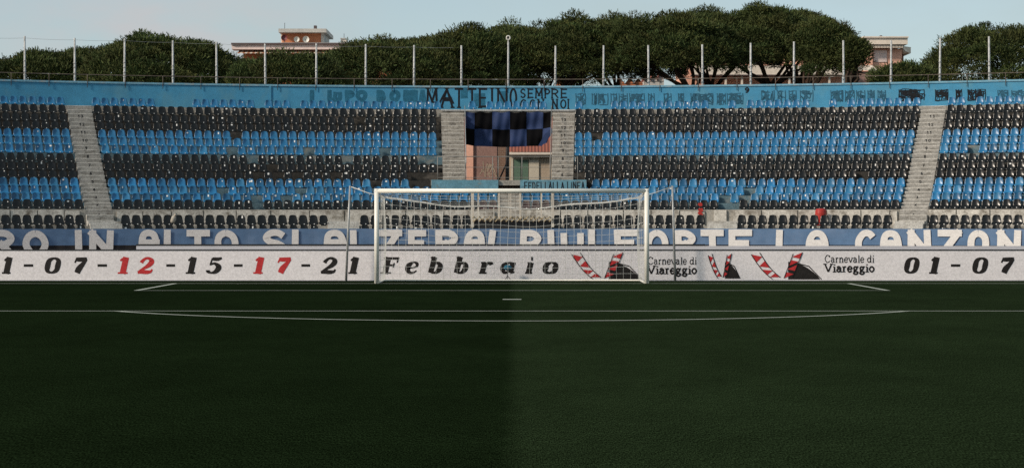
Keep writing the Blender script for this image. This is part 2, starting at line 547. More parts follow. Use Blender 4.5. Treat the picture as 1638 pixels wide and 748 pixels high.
CAPS = {   # plain capitals in a unit box: 'l' straight polyline, 'c' curve, 'o' closed curve
    'A': [('l', [(0, 0), (.5, 1)]), ('l', [(.5, 1), (1, 0)]), ('l', [(.2, .36), (.8, .36)])],
    'a': [('c', [(0, 0), (.02, .55), (.18, .9), (.5, 1), (.82, .9), (.98, .55), (1, 0)]), ('l', [(.05, .53), (.95, .53)])],
    'B': [('l', [(0, 0), (0, 1)]), ('c', [(0, 1), (.6, .98), (.85, .76), (.6, .53), (0, .52)]), ('c', [(0, .52), (.7, .5), (1, .26), (.7, .02), (0, 0)])],
    'C': [('c', [(.98, .82), (.75, .99), (.4, .99), (.08, .75), (0, .5), (.08, .25), (.4, .01), (.75, .01), (.98, .18)])],
    'D': [('l', [(0, 0), (0, 1)]), ('c', [(0, 1), (.6, .97), (1, .5), (.6, .03), (0, 0)])],
    'E': [('l', [(0, 0), (0, 1)]), ('l', [(0, 1), (1, 1)]), ('l', [(0, .5), (.8, .5)]), ('l', [(0, 0), (1, 0)])],
    'F': [('l', [(0, 0), (0, 1)]), ('l', [(0, 1), (1, 1)]), ('l', [(0, .5), (.8, .5)])],
    'I': [('l', [(.5, 0), (.5, 1)])],
    'L': [('l', [(0, 1), (0, 0)]), ('l', [(0, 0), (1, 0)])],
    'M': [('l', [(0, 0), (.06, 1)]), ('l', [(.06, 1), (.5, .3)]), ('l', [(.5, .3), (.94, 1)]), ('l', [(.94, 1), (1, 0)])],
    'N': [('l', [(0, 0), (0, 1)]), ('l', [(0, 1), (1, 0)]), ('l', [(1, 0), (1, 1)])],
    'O': [('o', [(.5, 1), (.15, .85), (0, .5), (.15, .15), (.5, 0), (.85, .15), (1, .5), (.85, .85)])],
    'P': [('l', [(0, 0), (0, 1)]), ('c', [(0, 1), (.65, .98), (1, .73), (.65, .47), (0, .45)])],
    'R': [('l', [(0, 0), (0, 1)]), ('c', [(0, 1), (.65, .98), (1, .74), (.65, .49), (0, .47)]), ('l', [(.45, .47), (1, 0)])],
    'S': [('c', [(.97, .84), (.7, .99), (.3, .98), (.04, .76), (.25, .56), (.7, .46), (.97, .25), (.7, .02), (.3, .0), (.02, .16)])],
    'T': [('l', [(0, 1), (1, 1)]), ('l', [(.5, 1), (.5, 0)])],
    'U': [('c', [(0, 1), (0, .4), (.15, .08), (.5, 0), (.85, .08), (1, .4), (1, 1)])],
    'Z': [('l', [(0, 1), (1, 1)]), ('l', [(.94, 1), (.06, 0)]), ('l', [(0, 0), (1, 0)])],
    "'": [('l', [(.75, 1), (.35, .55)])],
    '0': [('o', [(.5, 1), (.1, .8), (0, .5), (.1, .2), (.5, 0), (.9, .2), (1, .5), (.9, .8)])],
    '1': [('l', [(.1, .75), (.55, 1)]), ('l', [(.55, 1), (.55, 0)])],
    '2': [('c', [(.02, .78), (.3, 1), (.8, .95), (.95, .68), (.5, .3), (0, 0)]), ('l', [(0, 0), (1, 0)])],
    '3': [('c', [(.02, .85), (.5, 1), (.92, .76), (.5, .53), (.95, .26), (.5, 0), (0, .14)])],
    '4': [('l', [(.7, 0), (.7, 1)]), ('l', [(.7, 1), (0, .3)]), ('l', [(0, .3), (1, .3)])],
    '5': [('l', [(.95, 1), (.12, 1)]), ('l', [(.12, 1), (.05, .55)]), ('c', [(.05, .55), (.5, .65), (.98, .35), (.55, 0), (0, .12)])],
    '6': [('c', [(.9, .95), (.4, .95), (.05, .4), (.4, 0), (.95, .25), (.6, .55), (.1, .35)])],
    '7': [('l', [(0, 1), (1, 1)]), ('l', [(1, 1), (.35, 0)])],
    '8': [('o', [(.5, 1), (.08, .78), (.5, .54), (.98, .25), (.5, 0), (.02, .25), (.5, .54), (.92, .78)])],
    '9': [('c', [(.1, .05), (.6, .05), (.95, .6), (.6, 1), (.05, .75), (.4, .45), (.9, .65)])],
}
def draw_cap(mb, ch, u0, u1, v0, v1, w, fn, mt, lift=0.004, serif=0.0, wob=0.0, lean=0.0):
    k = 0
    W, H = max(u1 - u0 - w, 0.01), v1 - v0 - w
    for kind, pts in CAPS[ch]:
        q = []
        for (x, y) in pts:
            x += wob * R_.uniform(-1, 1)
            q.append((u0 + w / 2 + x * W + lean * (y - .5), v0 + w / 2 + y * H, w))
        if kind == 'l':
            (ax, ay, _), (bx, by, _) = q[0], q[-1]
            ln = math.hypot(bx - ax, by - ay) or 1
            ex, ey = (bx - ax) / ln * w * 0.48, (by - ay) / ln * w * 0.48
            q = [(ax - ex, ay - ey, w), ((ax + bx) / 2, (ay + by) / 2, w * (1 + wob)), (bx + ex, by + ey, w)]
        else:
            q = smooth_pts(q, kind == 'o')
        ribbon(mb, q, fn, mt, lift + k * 0.0009)
        k += 1
        if serif and kind == 'l' and abs(pts[0][1] - pts[-1][1]) > 0.6:
            for (sx, sy, _) in (q[0], q[-1]):
                ribbon(mb, [(sx - serif, sy, w * .75), (sx + serif, sy, w * .75)], fn, mt, lift + k * 0.0009)
                k += 1

FAT = {   # fat slanted figures and letters: (closed?, [(x, y, stroke width)])
    '0': [(1, [(.50, .93, .13), (.20, .80, .27), (.15, .5, .34), (.20, .20, .27), (.50, .07, .13), (.80, .20, .27), (.85, .5, .34), (.80, .80, .27)])],
    '1': [(0, [(.62, .0, .36), (.62, 1.0, .36)]), (0, [(.10, .80, .10), (.35, .88, .18), (.62, .95, .14)]), (0, [(.12, .05, .10), (1.1, .05, .10)])],
    '2': [(0, [(.14, .66, .24), (.20, .78, .20), (.38, .92, .15), (.62, .92, .18), (.83, .75, .32), (.72, .54, .28), (.45, .36, .18), (.18, .20, .12), (.05, .08, .10)]),
          (0, [(.03, .08, .16), (.3, .12, .24), (.65, .10, .24), (.92, .14, .16), (.97, .28, .08)])],
    '5': [(0, [(.30, .90, .20), (.65, .88, .22), (.92, .95, .12)]), (0, [(.28, .95, .10), (.22, .52, .10)]),
          (0, [(.20, .54, .10), (.50, .62, .15), (.84, .40, .34), (.70, .14, .26), (.42, .06, .12), (.18, .14, .22), (.14, .22, .24)])],
    '7': [(0, [(.10, .66, .10), (.16, .90, .10)]), (0, [(.12, .87, .22), (.5, .86, .26), (.98, .92, .16)]), (0, [(.95, .88, .16), (.74, .58, .26), (.52, .30, .36), (.44, .05, .34)])],
    '-': [(0, [(.0, .5, .155), (1.0, .5, .155)])],
    'F': [(0, [(.36, .0, .34), (.36, 1.0, .34)]), (0, [(.05, .05, .10), (.75, .05, .10)]), (0, [(.05, .95, .10), (.40, .95, .10)]), (0, [(.36, .93, .14), (1.05, .93, .14)]),
          (0, [(1.03, 1.0, .10), (1.0, .66, .08)]), (0, [(.4, .52, .11), (.80, .52, .11)]), (0, [(.82, .66, .08), (.80, .38, .08)])],
    'e': [(0, [(.20, .34, .10), (.60, .38, .09), (.86, .46, .14), (.80, .62, .20), (.52, .69, .10), (.22, .52, .30), (.17, .30, .32), (.30, .12, .24), (.60, .05, .14), (.92, .18, .08)])],
    'b': [(0, [(.26, .05, .32), (.30, 1.02, .32)]), (0, [(.02, .97, .10), (.35, .99, .10)]), (0, [(.28, .50, .12), (.55, .66, .16), (.84, .52, .30), (.84, .26, .32), (.60, .06, .16), (.28, .10, .14)])],
    'r': [(0, [(.34, .0, .32), (.38, .70, .32)]), (0, [(.05, .05, .10), (.72, .05, .10)]), (0, [(.08, .66, .10), (.45, .67, .10)]), (0, [(.45, .46, .12), (.66, .64, .16), (.90, .60, .26), (.96, .55, .20)])],
    'a': [(1, [(.48, .66, .14), (.20, .50, .30), (.16, .28, .32), (.34, .07, .18), (.58, .14, .14), (.70, .40, .14), (.66, .62, .14)]), (0, [(.82, .70, .32), (.76, .06, .32)]), (0, [(.76, .06, .14), (1.08, .10, .08)])],
    'i': [(0, [(.46, .02, .34), (.50, .68, .34)]), (0, [(.10, .05, .10), (.86, .05, .10)]), (0, [(.12, .66, .10), (.55, .66, .10)]), (0, [(.42, .90, .22), (.62, .90, .22)])],
    'o': [(1, [(.50, .67, .12), (.20, .56, .28), (.16, .36, .36), (.20, .15, .28), (.50, .05, .12), (.80, .15, .28), (.84, .36, .36), (.80, .56, .28)])],
}
def draw_fat(mb, ch, u0, u1, v0, v1, fn, mt, slant=0.22, lift=0.004):
    H = v1 - v0
    W = (u1 - u0) - slant * H * (0.7 if ch in 'eraio' else 1.0) * (0 if ch == '-' else 1)
    k = 0
    for closed, pts in FAT[ch]:
        q = [(u0 + x * W + (slant * y * H if ch != '-' else 0), v0 + y * H, w * H) for x, y, w in pts]
        if len(q) > 2:
            q = smooth_pts(q, closed)
        ribbon(mb, q, fn, mt, lift + k * 0.0009)
        k += 1

ROM = {   # bookish roman letters; second number is the advance
    'C': ([('c', [(.92, .78), (.7, .97), (.4, .97), (.08, .5), (.4, .03), (.7, .03), (.95, .2)]), ('l', [(.92, .7), (.92, .97)])], .72),
    'V': ([('l', [(.05, 1), (.5, 0)]), ('l', [(.5, 0), (.95, 1)]), ('s', [(.05, 1)]), ('s', [(.95, 1)])], .74),
    'a': ([('c', [(.12, .52), (.4, .68), (.72, .55), (.75, .3), (.75, .06)]), ('c', [(.75, .42), (.3, .38), (.1, .2), (.3, .02), (.55, .06), (.75, .22)]), ('l', [(.75, .04), (.95, .04)])], .54),
    'r': ([('l', [(.3, 0), (.3, .66)]), ('c', [(.3, .42), (.55, .64), (.9, .62)]), ('s', [(.3, 0)]), ('h', [(.3, .66)])], .42),
    'n': ([('l', [(.2, 0), (.2, .66)]), ('c', [(.2, .45), (.5, .68), (.78, .52), (.8, 0)]), ('s', [(.2, 0)]), ('s', [(.8, 0)]), ('h', [(.2, .66)])], .60),
    'e': ([('c', [(.12, .36), (.88, .38), (.75, .62), (.45, .68), (.1, .4), (.3, .04), (.6, .02), (.9, .16)])], .52),
    'v': ([('l', [(.05, .66), (.5, 0)]), ('l', [(.5, 0), (.95, .66)]), ('s', [(.05, .66)]), ('s', [(.95, .66)])], .54),
    'l': ([('l', [(.5, 0), (.5, 1)]), ('s', [(.5, 0)]), ('h', [(.5, 1)])], .30),
    'd': ([('o', [(.45, .66), (.1, .34), (.45, .0), (.8, .34)]), ('l', [(.82, 0), (.82, 1)]), ('h', [(.82, 1)]), ('l', [(.82, .03), (1, .03)])], .60),
    'i': ([('l', [(.5, 0), (.5, .66)]), ('s', [(.5, 0)]), ('h', [(.5, .66)]), ('l', [(.5, .84), (.5, .98)])], .30),
    'g': ([('o', [(.42, .67), (.14, .46), (.42, .24), (.7, .46)]), ('c', [(.3, .26), (.2, .14), (.45, .06), (.85, -.02), (.7, -.26), (.3, -.28), (.1, -.14), (.35, .04)]), ('l', [(.65, .6), (.95, .68)])], .56),
    'o': ([('o', [(.5, .68), (.1, .34), (.5, .0), (.9, .34)])], .56),
    ' ': ([], .28),
}
def draw_roman(mb, text, u0, u1, v0, cap, w, fn, mt, lift=0.004):
    total = sum(ROM[c][1] for c in text)
    sc = (u1 - u0) / total
    u = u0
    k = 0
    for c in text:
        st, adv = ROM[c]
        W = adv * sc * .88
        for kind, pts in st:
            if kind in 'sh':
                x, y = pts[0]
                a = w * (1.1 if kind == 's' else 0.9)
                q = [(u + x * W - a, v0 + y * cap, w * .55), (u + x * W + (a if kind == 's' else 0), v0 + y * cap, w * .55)]
            else:
                q = [(u + x * W, v0 + y * cap, w) for x, y in pts]
                if kind != 'l':
                    q = smooth_pts(q, kind == 'o', 5)
            ribbon(mb, q, fn, mt, lift + (k % 12) * 0.0006)
            k += 1
        u += adv * sc

# ------------------------------------------------------------------ the ground
g = MB(); g.quad([(-900, -300, -0.30), (900, -300, -0.30), (900, 1500, -0.30), (-900, 1500, -0.30)], 'earth'); g.build('ground', kind='structure')
D0 = 52.6                                 # goal line
def spread(mb, x0, x1, y0, y1, z, mt):
    mb.quad([(x0, y0, z), (x1, y0, z), (x1, y1, z), (x0, y1, z)], mt)
g = MB(); spread(g, -46, 46, -54, 92.4, -0.012, 'track'); g.build('running_track', kind='structure')
g = MB(); spread(g, -36, 36, -54, 57.5, -0.008, 'apron'); g.build('verge', kind='structure')
g = MB(); spread(g, -35.5, 35.5, -53, 55.05, 0.0, 'turf'); g.build('football_pitch', kind='structure')
g = MB()
z = 0.004
def line_x(x0, x1, y, w=0.12): spread(g, x0, x1, y - w / 2, y + w / 2, z, 'line_white')
def line_y(x, y0, y1, w=0.12): spread(g, x - w / 2, x + w / 2, y0, y1, z, 'line_white')
line_x(-34, 34, D0)
line_x(-9.16, 9.16, D0 - 5.5, 0.10)
line_y(-9.10, D0 - 5.45, D0 - 0.06); line_y(9.10, D0 - 5.45, D0 - 0.06)
line_x(-20.16, 20.16, D0 - 16.5, 0.11)
line_y(-20.10, D0 - 16.43, D0 - 0.06); line_y(20.10, D0 - 16.43, D0 - 0.06)
spread(g, -0.2, 0.2, D0 - 11.17, D0 - 10.83, z, 'line_white')
ac = (0, D0 - 11)
ah = math.acos(5.57 / 9.24)
N = 60
for k in range(N):
    a0, a1 = -ah + 2 * ah * k / N, -ah + 2 * ah * (k + 1) / N
    g.quad([(ac[0] + r * math.sin(a), ac[1] - r * math.cos(a), z) for a, r in ((a0, 9.24), (a1, 9.24), (a1, 9.12), (a0, 9.12))], 'line_white')
g.build('pitch_markings', kind='structure')

# ------------------------------------------------------------------ the stand: rows, steps, openings
CP = math.cos(rad(16.7))
ROW_Y = [331.5, 321, 309, 297, 284, 271, 258, 243.5, 231, 219, 206, 193.5, 180, 167.5]
ROWS = {}                                 # row number -> (radius of the seats, height of the tread)
for i, y in enumerate(ROW_Y):
    r = 64.3 + 0.78 * i
    ROWS[i + 1] = (r, pz(y, YC + r * CP) - 0.10)
ROWS[0] = (62.30, 1.50)
ROWS[-1] = (61.55, 1.06)
def riser(k):                             # where the riser in front of row k stands
    if k == 1: return 63.92
    return ROWS[k][0] - 0.34
R_BACK = 75.30
PH_L, PH_R = rad(-17.85), rad(17.40)      # the two long stairs
VL, VR = rad(-2.02), rad(1.70)            # the opening in the middle of the stand
CL0, CL1 = rad(-2.98), VL                 # stairs that flank it
CR0, CR1 = VR, rad(2.64)
PF_Z = ROWS[5][1]                         # landing in the opening
PF_L, PF_R = phi_at(690, 66.1), phi_at(938, 66.1)
ST_L, ST_R = phi_at(797, 65.5), phi_at(832, 65.5)
END = rad(31)

stand = empty('grandstand', (0, 96, 0), 'curved concrete grandstand with striped seating behind the goal and a central opening', 'grandstand')
def profile(k0, k1, base):
    """stepped outline from row k0 to row k1"""
    pts = [(riser(k0), base)]
    for k in range(k0, k1 + 1):
        pts.append((riser(k), ROWS[k][1]))
        pts.append((riser(k + 1) if k < k1 else (R_BACK if k1 == 14 else riser(k + 1)), ROWS[k][1]))
    return pts
def terrace(p0, p1, k0, k1, base, mt='concrete', n=None):
    mb = MB()
    pr = profile(k0, k1, base)
    n = n or max(2, int(abs(p1 - p0) * 70 / 1.5))
    for ri, (a, b) in enumerate(zip(pr[:-1], pr[1:])):
        row = k0 + ri // 2
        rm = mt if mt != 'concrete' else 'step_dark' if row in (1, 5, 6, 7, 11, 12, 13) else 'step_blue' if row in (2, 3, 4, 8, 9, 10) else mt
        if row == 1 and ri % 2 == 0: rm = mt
        for k in range(n):
            q0, q1 = p0 + (p1 - p0) * k / n, p0 + (p1 - p0) * (k + 1) / n
            mb.quad([pol(q0, *a), pol(q1, *a), pol(q1, *b), pol(q0, *b)], rm)
    for q in (p0, p1):
        for a, b in zip(pr[:-1], pr[1:]):
            if b[0] - a[0] > 1e-6:
                mb.quad([pol(q, a[0], base), pol(q, b[0], base), pol(q, b[0], b[1]), pol(q, a[0], a[1])], mt)
    return mb
terrace(-END, CL0, -1, 14, -0.3).build('terrace', stand)
terrace(CR1, END, -1, 14, -0.3).build('terrace', stand)
terrace(CL0 + 1e-5, CR1 - 1e-5, -1, 3, -0.3).build('terrace', stand)
terrace(CL0 + 1e-5, CL1, 4, 14, 2.0, 'dirty_concrete').build('stair_flank', stand)
terrace(CR0, CR1 - 1e-5, 4, 14, 2.0, 'dirty_concrete').build('stair_flank', stand)

# landing with its painted front and the beam over the opening
mb = MB()
mb.arcbox(PF_L, ST_L, 66.02, 66.16, 2.95, PF_Z + 0.02, 'blue_panel')
mb.build('landing_front', stand)
mb = MB()
mb.arcbox(ST_R, PF_R, 66.02, 66.16, 2.95, PF_Z + 0.02, 'blue_panel')
panel = mb.build('landing_front', stand)
mb = MB()
mb.arcbox(PF_L, PF_R, 66.163, 67.05, PF_Z - 0.25, PF_Z + 0.012, 'concrete')
mb.arcbox(VL + 2e-5, VR - 2e-5, 67.053, 77.0, PF_Z - 0.25, PF_Z + 0.016, 'concrete')
mb.build('landing', stand)
mb = MB()
mb.arcbox(VL + 2e-5, VR - 2e-5, riser(14) + 0.0, R_BACK, ROWS[14][1] - 0.32, ROWS[14][1] - 0.002, 'concrete')
mb.arcbox(CL0, CR1, riser(14) - 0.06, riser(14) - 0.003, ROWS[14][1] - 0.07, ROWS[14][1] + 0.0, 'pole_grey')
mb.build('beam', stand)
mb = MB()
mb.arcbox(-END, VL, R_BACK + 0.203, R_BACK + 0.35, -0.3, ROWS[14][1] - 0.2, 'wall_concrete')
mb.arcbox(VR, END, R_BACK + 0.203, R_BACK + 0.35, -0.3, ROWS[14][1] - 0.2, 'wall_concrete')
mb.build('rear_wall', stand)
# facing of the low wall under the first full row, cast in lengths with open joints
def facing(x0, x1):
    global facing_o
    x = x0
    while x < x1 - 4:
        x2 = min(x1, x + R_.uniform(42, 62))
        a, b = phi_at(x, 63.9), phi_at(x2, 63.9)
        mb = MB()
        mb.arcbox(a + 0.0004, b - 0.0004, 63.83 + R_.uniform(-.02, .02), 63.915, 1.505, ROWS[1][1] - 0.02 - (0.06 if R_.random() < .2 else 0), 'wall_concrete', n=1)
        o_ = mb.build('facing_slab', stand)
        if x < 1120 < x2: facing_o = o_
        x = x2
for a, b in ((-190, 128), (186, 792), (842, 1128), (1141, 1163), (1172, 1436), (1486, 1830)):
    facing(a, b)
mb = MB()
mb.arcbox(-END, END, 61.0, 61.19, -0.3, 1.30, 'wall_concrete')
mb.build('front_parapet', stand)

# stairs: half steps set on the treads, with the number of each row painted on the risers
def stairway(name, phc, half, k0, k1, nums=False, mt='stair_concrete', p01=None, numat=0.0):
    root = MB()
    numbers = []
    for k in range(k0, k1 + 1):
        zlo, zhi = ROWS[k - 1][1], ROWS[k][1]
        rr = riser(k)
        cuts = 3 if k == 1 else 2
        dpt = 0.36
        rmid = rr
        if p01: a, b = p01
        else: a, b = phc - half / rr, phc + half / rr
        for s in range(1, cuts):
            zt = zlo + (zhi - zlo) * s / cuts
            r0 = rr - dpt * (cuts - s)
            n = 1
            A = [pol(a, r0, zlo), pol(b, r0, zlo), pol(b, r0, zt), pol(a, r0, zt)]
            B = [pol(b, rr, zt), pol(a, rr, zt)]
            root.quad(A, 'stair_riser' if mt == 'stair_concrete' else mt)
            root.quad([A[3], A[2], B[0], B[1]], mt)
            root.quad([A[1], pol(b, rr, zlo), B[0], A[2]], mt)
            root.quad([pol(a, rr, zlo), A[0], A[3], B[1]], mt)
            # bright step edge put in as a pale strip on the riser
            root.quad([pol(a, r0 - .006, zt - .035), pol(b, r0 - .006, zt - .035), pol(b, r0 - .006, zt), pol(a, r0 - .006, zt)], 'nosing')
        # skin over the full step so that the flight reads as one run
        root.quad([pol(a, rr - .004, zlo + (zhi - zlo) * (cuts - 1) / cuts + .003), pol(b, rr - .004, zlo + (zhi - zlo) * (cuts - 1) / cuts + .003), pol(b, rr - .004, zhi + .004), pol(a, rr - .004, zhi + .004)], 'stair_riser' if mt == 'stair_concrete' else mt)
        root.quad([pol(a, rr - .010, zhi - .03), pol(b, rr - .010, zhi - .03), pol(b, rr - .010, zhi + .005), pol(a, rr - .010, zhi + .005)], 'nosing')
        rn = (riser(k + 1) if k < 14 else R_BACK) - (0.36 if k < k1 else 0.0)
        root.quad([pol(a, rr - .004, zhi + .004), pol(b, rr - .004, zhi + .004), pol(b, rn, zhi + .004), pol(a, rn, zhi + .004)], mt)
        if nums and 1 <= k <= 13:
            t = str(k)
            nb = MB()
            c0 = (a + b) / 2 + numat
            vv = zlo + (zhi - zlo) * 0.53
            fn = lambda u, v, lift, c0=c0, rr=rr: pol(c0 + u / rr, rr - .004 - lift, v)
            x = -0.075 * len(t)
            for chh in t:
                draw_cap(nb, chh, x + .01, x + .13, vv, vv + .17, .036, fn, 'graffiti_black')
                x += .15
            numbers.append(nb)
    o = root.build(name, stand)
    for nb in numbers:
        nb.build('step_number', o)
    return o
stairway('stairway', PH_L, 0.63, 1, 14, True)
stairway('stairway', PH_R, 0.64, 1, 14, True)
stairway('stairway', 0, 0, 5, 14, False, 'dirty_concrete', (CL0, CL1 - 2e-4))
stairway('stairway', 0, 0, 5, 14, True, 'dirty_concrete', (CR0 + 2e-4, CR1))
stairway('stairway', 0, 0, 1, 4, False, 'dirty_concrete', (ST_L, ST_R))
# wide bottom steps that lead from the walkway down to the front rows
mb = MB()
for c0, c1 in ((143, 194), (524, 574), (1132, 1180), (1431, 1478)):
    a, b = phi_at(c0, 62.2), phi_at(c1, 62.2)
    mb = MB()
    for s, (r0, zt) in enumerate(((61.22, 1.22), (61.50, 1.40), (61.80, 1.60), (62.35, 1.72))):
        mb.arcbox(a, b, r0, 63.2 - 0.002 * s, 1.0, zt, 'stair_concrete', n=1)
    mb.build('bottom_steps', stand)

# red paint splashed on the low wall
mb = MB()
for (x, y, rr) in ((1120, 327, .10), (1121, 336, .13), (1119, 341, .10), (1123, 343, .06)):
    c = phi_at(x, 63.8)
    zc = pz(y, YC + 63.8 * math.cos(c))
    pts = []
    for k in range(14):
        a = 2 * math.pi * k / 14
        q = rr * R_.uniform(.7, 1.25)
        pts.append(pol(c + q * math.cos(a) / 63.8, 63.795, zc + q * 0.9 * math.sin(a)))
    mb.quad(pts, 'red_seat')
mb.build('paint_splash', facing_o)

# ------------------------------------------------------------------ wall at the top of the stand, with its graffiti
WZ1 = pz(137.5, YC + R_BACK)
wall = MB()
wall.arcbox(-END, END, R_BACK, R_BACK + 0.2, ROWS[14][1] - 0.3, WZ1 - 0.10, 'blue_wall')
bw = wall.build('parapet_wall', label='long blue painted parapet wall with graffiti along the top of the stand', cat='wall')
mb = MB(); a_ = phi_at(432, R_BACK); mb.arcbox(a_ - .0008, a_ + .0008, R_BACK - .045, R_BACK - .002, ROWS[14][1], WZ1 - .1, 'blue_wall', n=1); mb.build('pilaster', bw)
mb = MB(); mb.arcbox(-END, END, R_BACK - 0.05, R_BACK + 0.25, WZ1 - 0.098, WZ1, 'blue_ledge'); mb.build('coping', bw)
def wallfn(u, v, lift):                   # u: picture column, v: height
    p = phi_at(u, R_BACK)
    return pol(p, R_BACK - 0.004 - lift, v)
M2P = F_PX / (YC + R_BACK)                # columns per metre on the wall
def wfn(u, v, lift): return wallfn(CX + u * M2P, v, lift)
def wall_text(mb, items, y0, y1, w, mt, serif=0.0, wob=0.0, lift=0.004):
    for ch, x0, x1 in items:
        d = YC + R_BACK * math.cos(phi_at((x0 + x1) / 2, R_BACK))
        draw_cap(mb, ch, (x0 - CX) / M2P, (x1 - CX) / M2P, pz(y1, d), pz(y0, d), w, wfn, mt, lift, serif, wob)
mb = MB()
wall_text(mb, [('M', 682, 700), ('A', 705, 725), ('T', 727, 741), ('T', 748, 762), ('E', 766, 779), ('I', 784, 790), ('N', 795, 812), ('O', 815, 827)], 141, 172, .105, 'graffiti_black', .11, .03)
wall_text(mb, [('A', 702, 726)], 142, 166, .09, 'graffiti_black', .0, .05, .012)
wall_text(mb, [('S', 832, 841), ('E', 844, 853), ('M', 856, 868), ('P', 871, 880), ('R', 882, 893), ('E', 897, 907)], 142, 157, .075, 'graffiti_black', .06)
wall_text(mb, [('C', 832, 842), ('O', 847, 857), ('N', 860, 870), ('N', 883, 892), ('O', 896, 906), ('I', 907, 911)], 159, 174, .075, 'graffiti_black', .06)
wall_text(mb, [('9', 1191, 1199)], 139.5, 149, .08, 'graffiti_black')
mb.build('graffiti', bw)
mb = MB()
wall_text(mb, [('I', 490, 507), ('L', 524, 536), ('U', 533, 547), ('P', 552, 567), ('O', 569, 588), ('B', 602, 617), ('O', 623, 641), ('R', 645, 658), ('M', 655, 668), ('A', 670, 681)], 144, 163, .22, 'graffiti_faint', .0, .08)
for (x0, x1, y0, y1, n) in ((737, 748, 143, 158, 5), (758, 776, 150, 170, 4), (800, 812, 146, 168, 4)):
    d = YC + R_BACK
    for k in range(n):
        v = pz(y0 + (y1 - y0) * (k + .5) / n, d)
        ribbon(mb, [((x0 - CX) / M2P, v, (y1 - y0) / n / M2P * 1.05), ((x1 - CX) / M2P, v + R_.uniform(-.03, .03), (y1 - y0) / n / M2P)], wfn, 'graffiti_faint', .002)
mb.build('old_graffiti', bw)
mb = MB()
SCR = [(921, 936, 0), (947, 954, 0), (957, 972, 0), (977, 986, 0), (990, 1003, 0), (1007, 1030, 0), (1037, 1046, 0), (1062, 1073, 1), (1085, 1093, 1), (1105, 1116, 1), (1118, 1140, 1), (1147, 1160, 1), (1163, 1188, 1),
       (1218, 1238, 0), (1244, 1256, 0), (1262, 1273, 0), (1280, 1300, 0), (1329, 1348, 1), (1352, 1366, 1), (1370, 1383, 1), (1388, 1398, 1), (1404, 1416, 1), (1438, 1478, 2), (1496, 1516, 2), (1529, 1538, 2), (1548, 1560, 2), (1561, 1576, 2), (1596, 1612, 0), (1618, 1640, 0)]
for (x0, x1, dark) in SCR:
    d = YC + R_BACK * math.cos(phi_at((x0 + x1) / 2, R_BACK))
    zb = R_BACK and pz({0: 163, 1: 163, 2: 161}[dark], d) - (0.15 if x0 < 1190 else 0)
    hh = 0.62 if dark != 2 else 0.60
    n = int((x1 - x0) / M2P * (26 if dark == 2 else 15 if dark == 1 else 11)) + 4
    for k in range(n):
        a = [((R_.uniform(x0, x1) - CX) / M2P, zb + R_.uniform(0, hh), .035 if dark == 2 else .055) for _ in range(4)]
        if k < 3:                          # a few firm uprights and bars so that it reads as blotted letters
            xx = (x0 + (x1 - x0) * (k / 2) - CX) / M2P
            a = [(xx, zb, .05), (xx + .02, zb + hh * .5, .05), (xx, zb + hh, .05)]
        elif k < 5:
            yy = zb + hh * (k - 3) * .9
            a = [((x0 + R_.uniform(0, 3) - CX) / M2P, yy, .05), ((x1 - R_.uniform(0, 6) - CX) / M2P, yy + R_.uniform(-.08, .08), .05)]
        ribbon(mb, smooth_pts(a, sub=4) if len(a) > 2 else a, wfn, 'graffiti_black' if dark == 2 else 'graffiti_mid', .003 + (k % 14) * .0007)
mb.build('scribbles', bw)

# railing on top of the wall
RZ = pz(127.2, YC + R_BACK + .1)
rl = empty('safety_railing', (0, YC + R_BACK + .1, WZ1), 'thin rusty brown handrail on short posts along the top of the blue wall', 'railing')
mb = MB()
mb.tube([pol(-END + 2 * END * k / 90, R_BACK + .08, RZ) for k in range(91)], .022, 'rail_brown', 6)
mb.build('rail', rl)
k = 0
x = -44.5
while x < 1690:
    ph = phi_at(x, R_BACK)
    mb = MB()
    mb.tube([pol(ph, R_BACK - .062, WZ1 - .32), pol(ph, R_BACK - .062, RZ - .06), pol(ph, R_BACK + .08, RZ)], .017, 'rail_brown', 5)
    mb.build('post', rl)
    x += 61.2 + R_.uniform(-1, 1)

# tall poles behind the wall
POLES = [(-38, 57), (40, 58), (120, 61), (199, 62), (277, 65), (347, 67), (425, 70), (506, 70), (585, 71), (662, 72.5), (738, 73), (888, 73.5), (965, 73), (1038, 72.5), (1124, 71.5), (1201, 69), (1270, 67), (1350, 65), (1425, 65), (1503, 61), (1583, 58.5), (1662, 57)]
ORD = ['first', 'second', 'third', 'fourth', 'fifth', 'sixth', 'seventh', 'eighth', 'ninth', 'tenth', 'eleventh', 'twelfth', 'thirteenth', 'fourteenth', 'fifteenth', 'sixteenth', 'seventeenth', 'eighteenth', 'nineteenth']
TENS = ['', '', 'twenty', 'thirty', 'forty', 'fifty', 'sixty', 'seventy', 'eighty', 'ninety']
TENTH = ['', '', 'twentieth', 'thirtieth', 'fortieth', 'fiftieth', 'sixtieth']
def ordinal(n):
    if n < 20: return ORD[n - 1]
    return TENTH[n // 10] if n % 10 == 0 else TENS[n // 10] + '-' + ORD[n % 10 - 1]
left_i = [i for i, p in enumerate(POLES) if p[0] < 813]
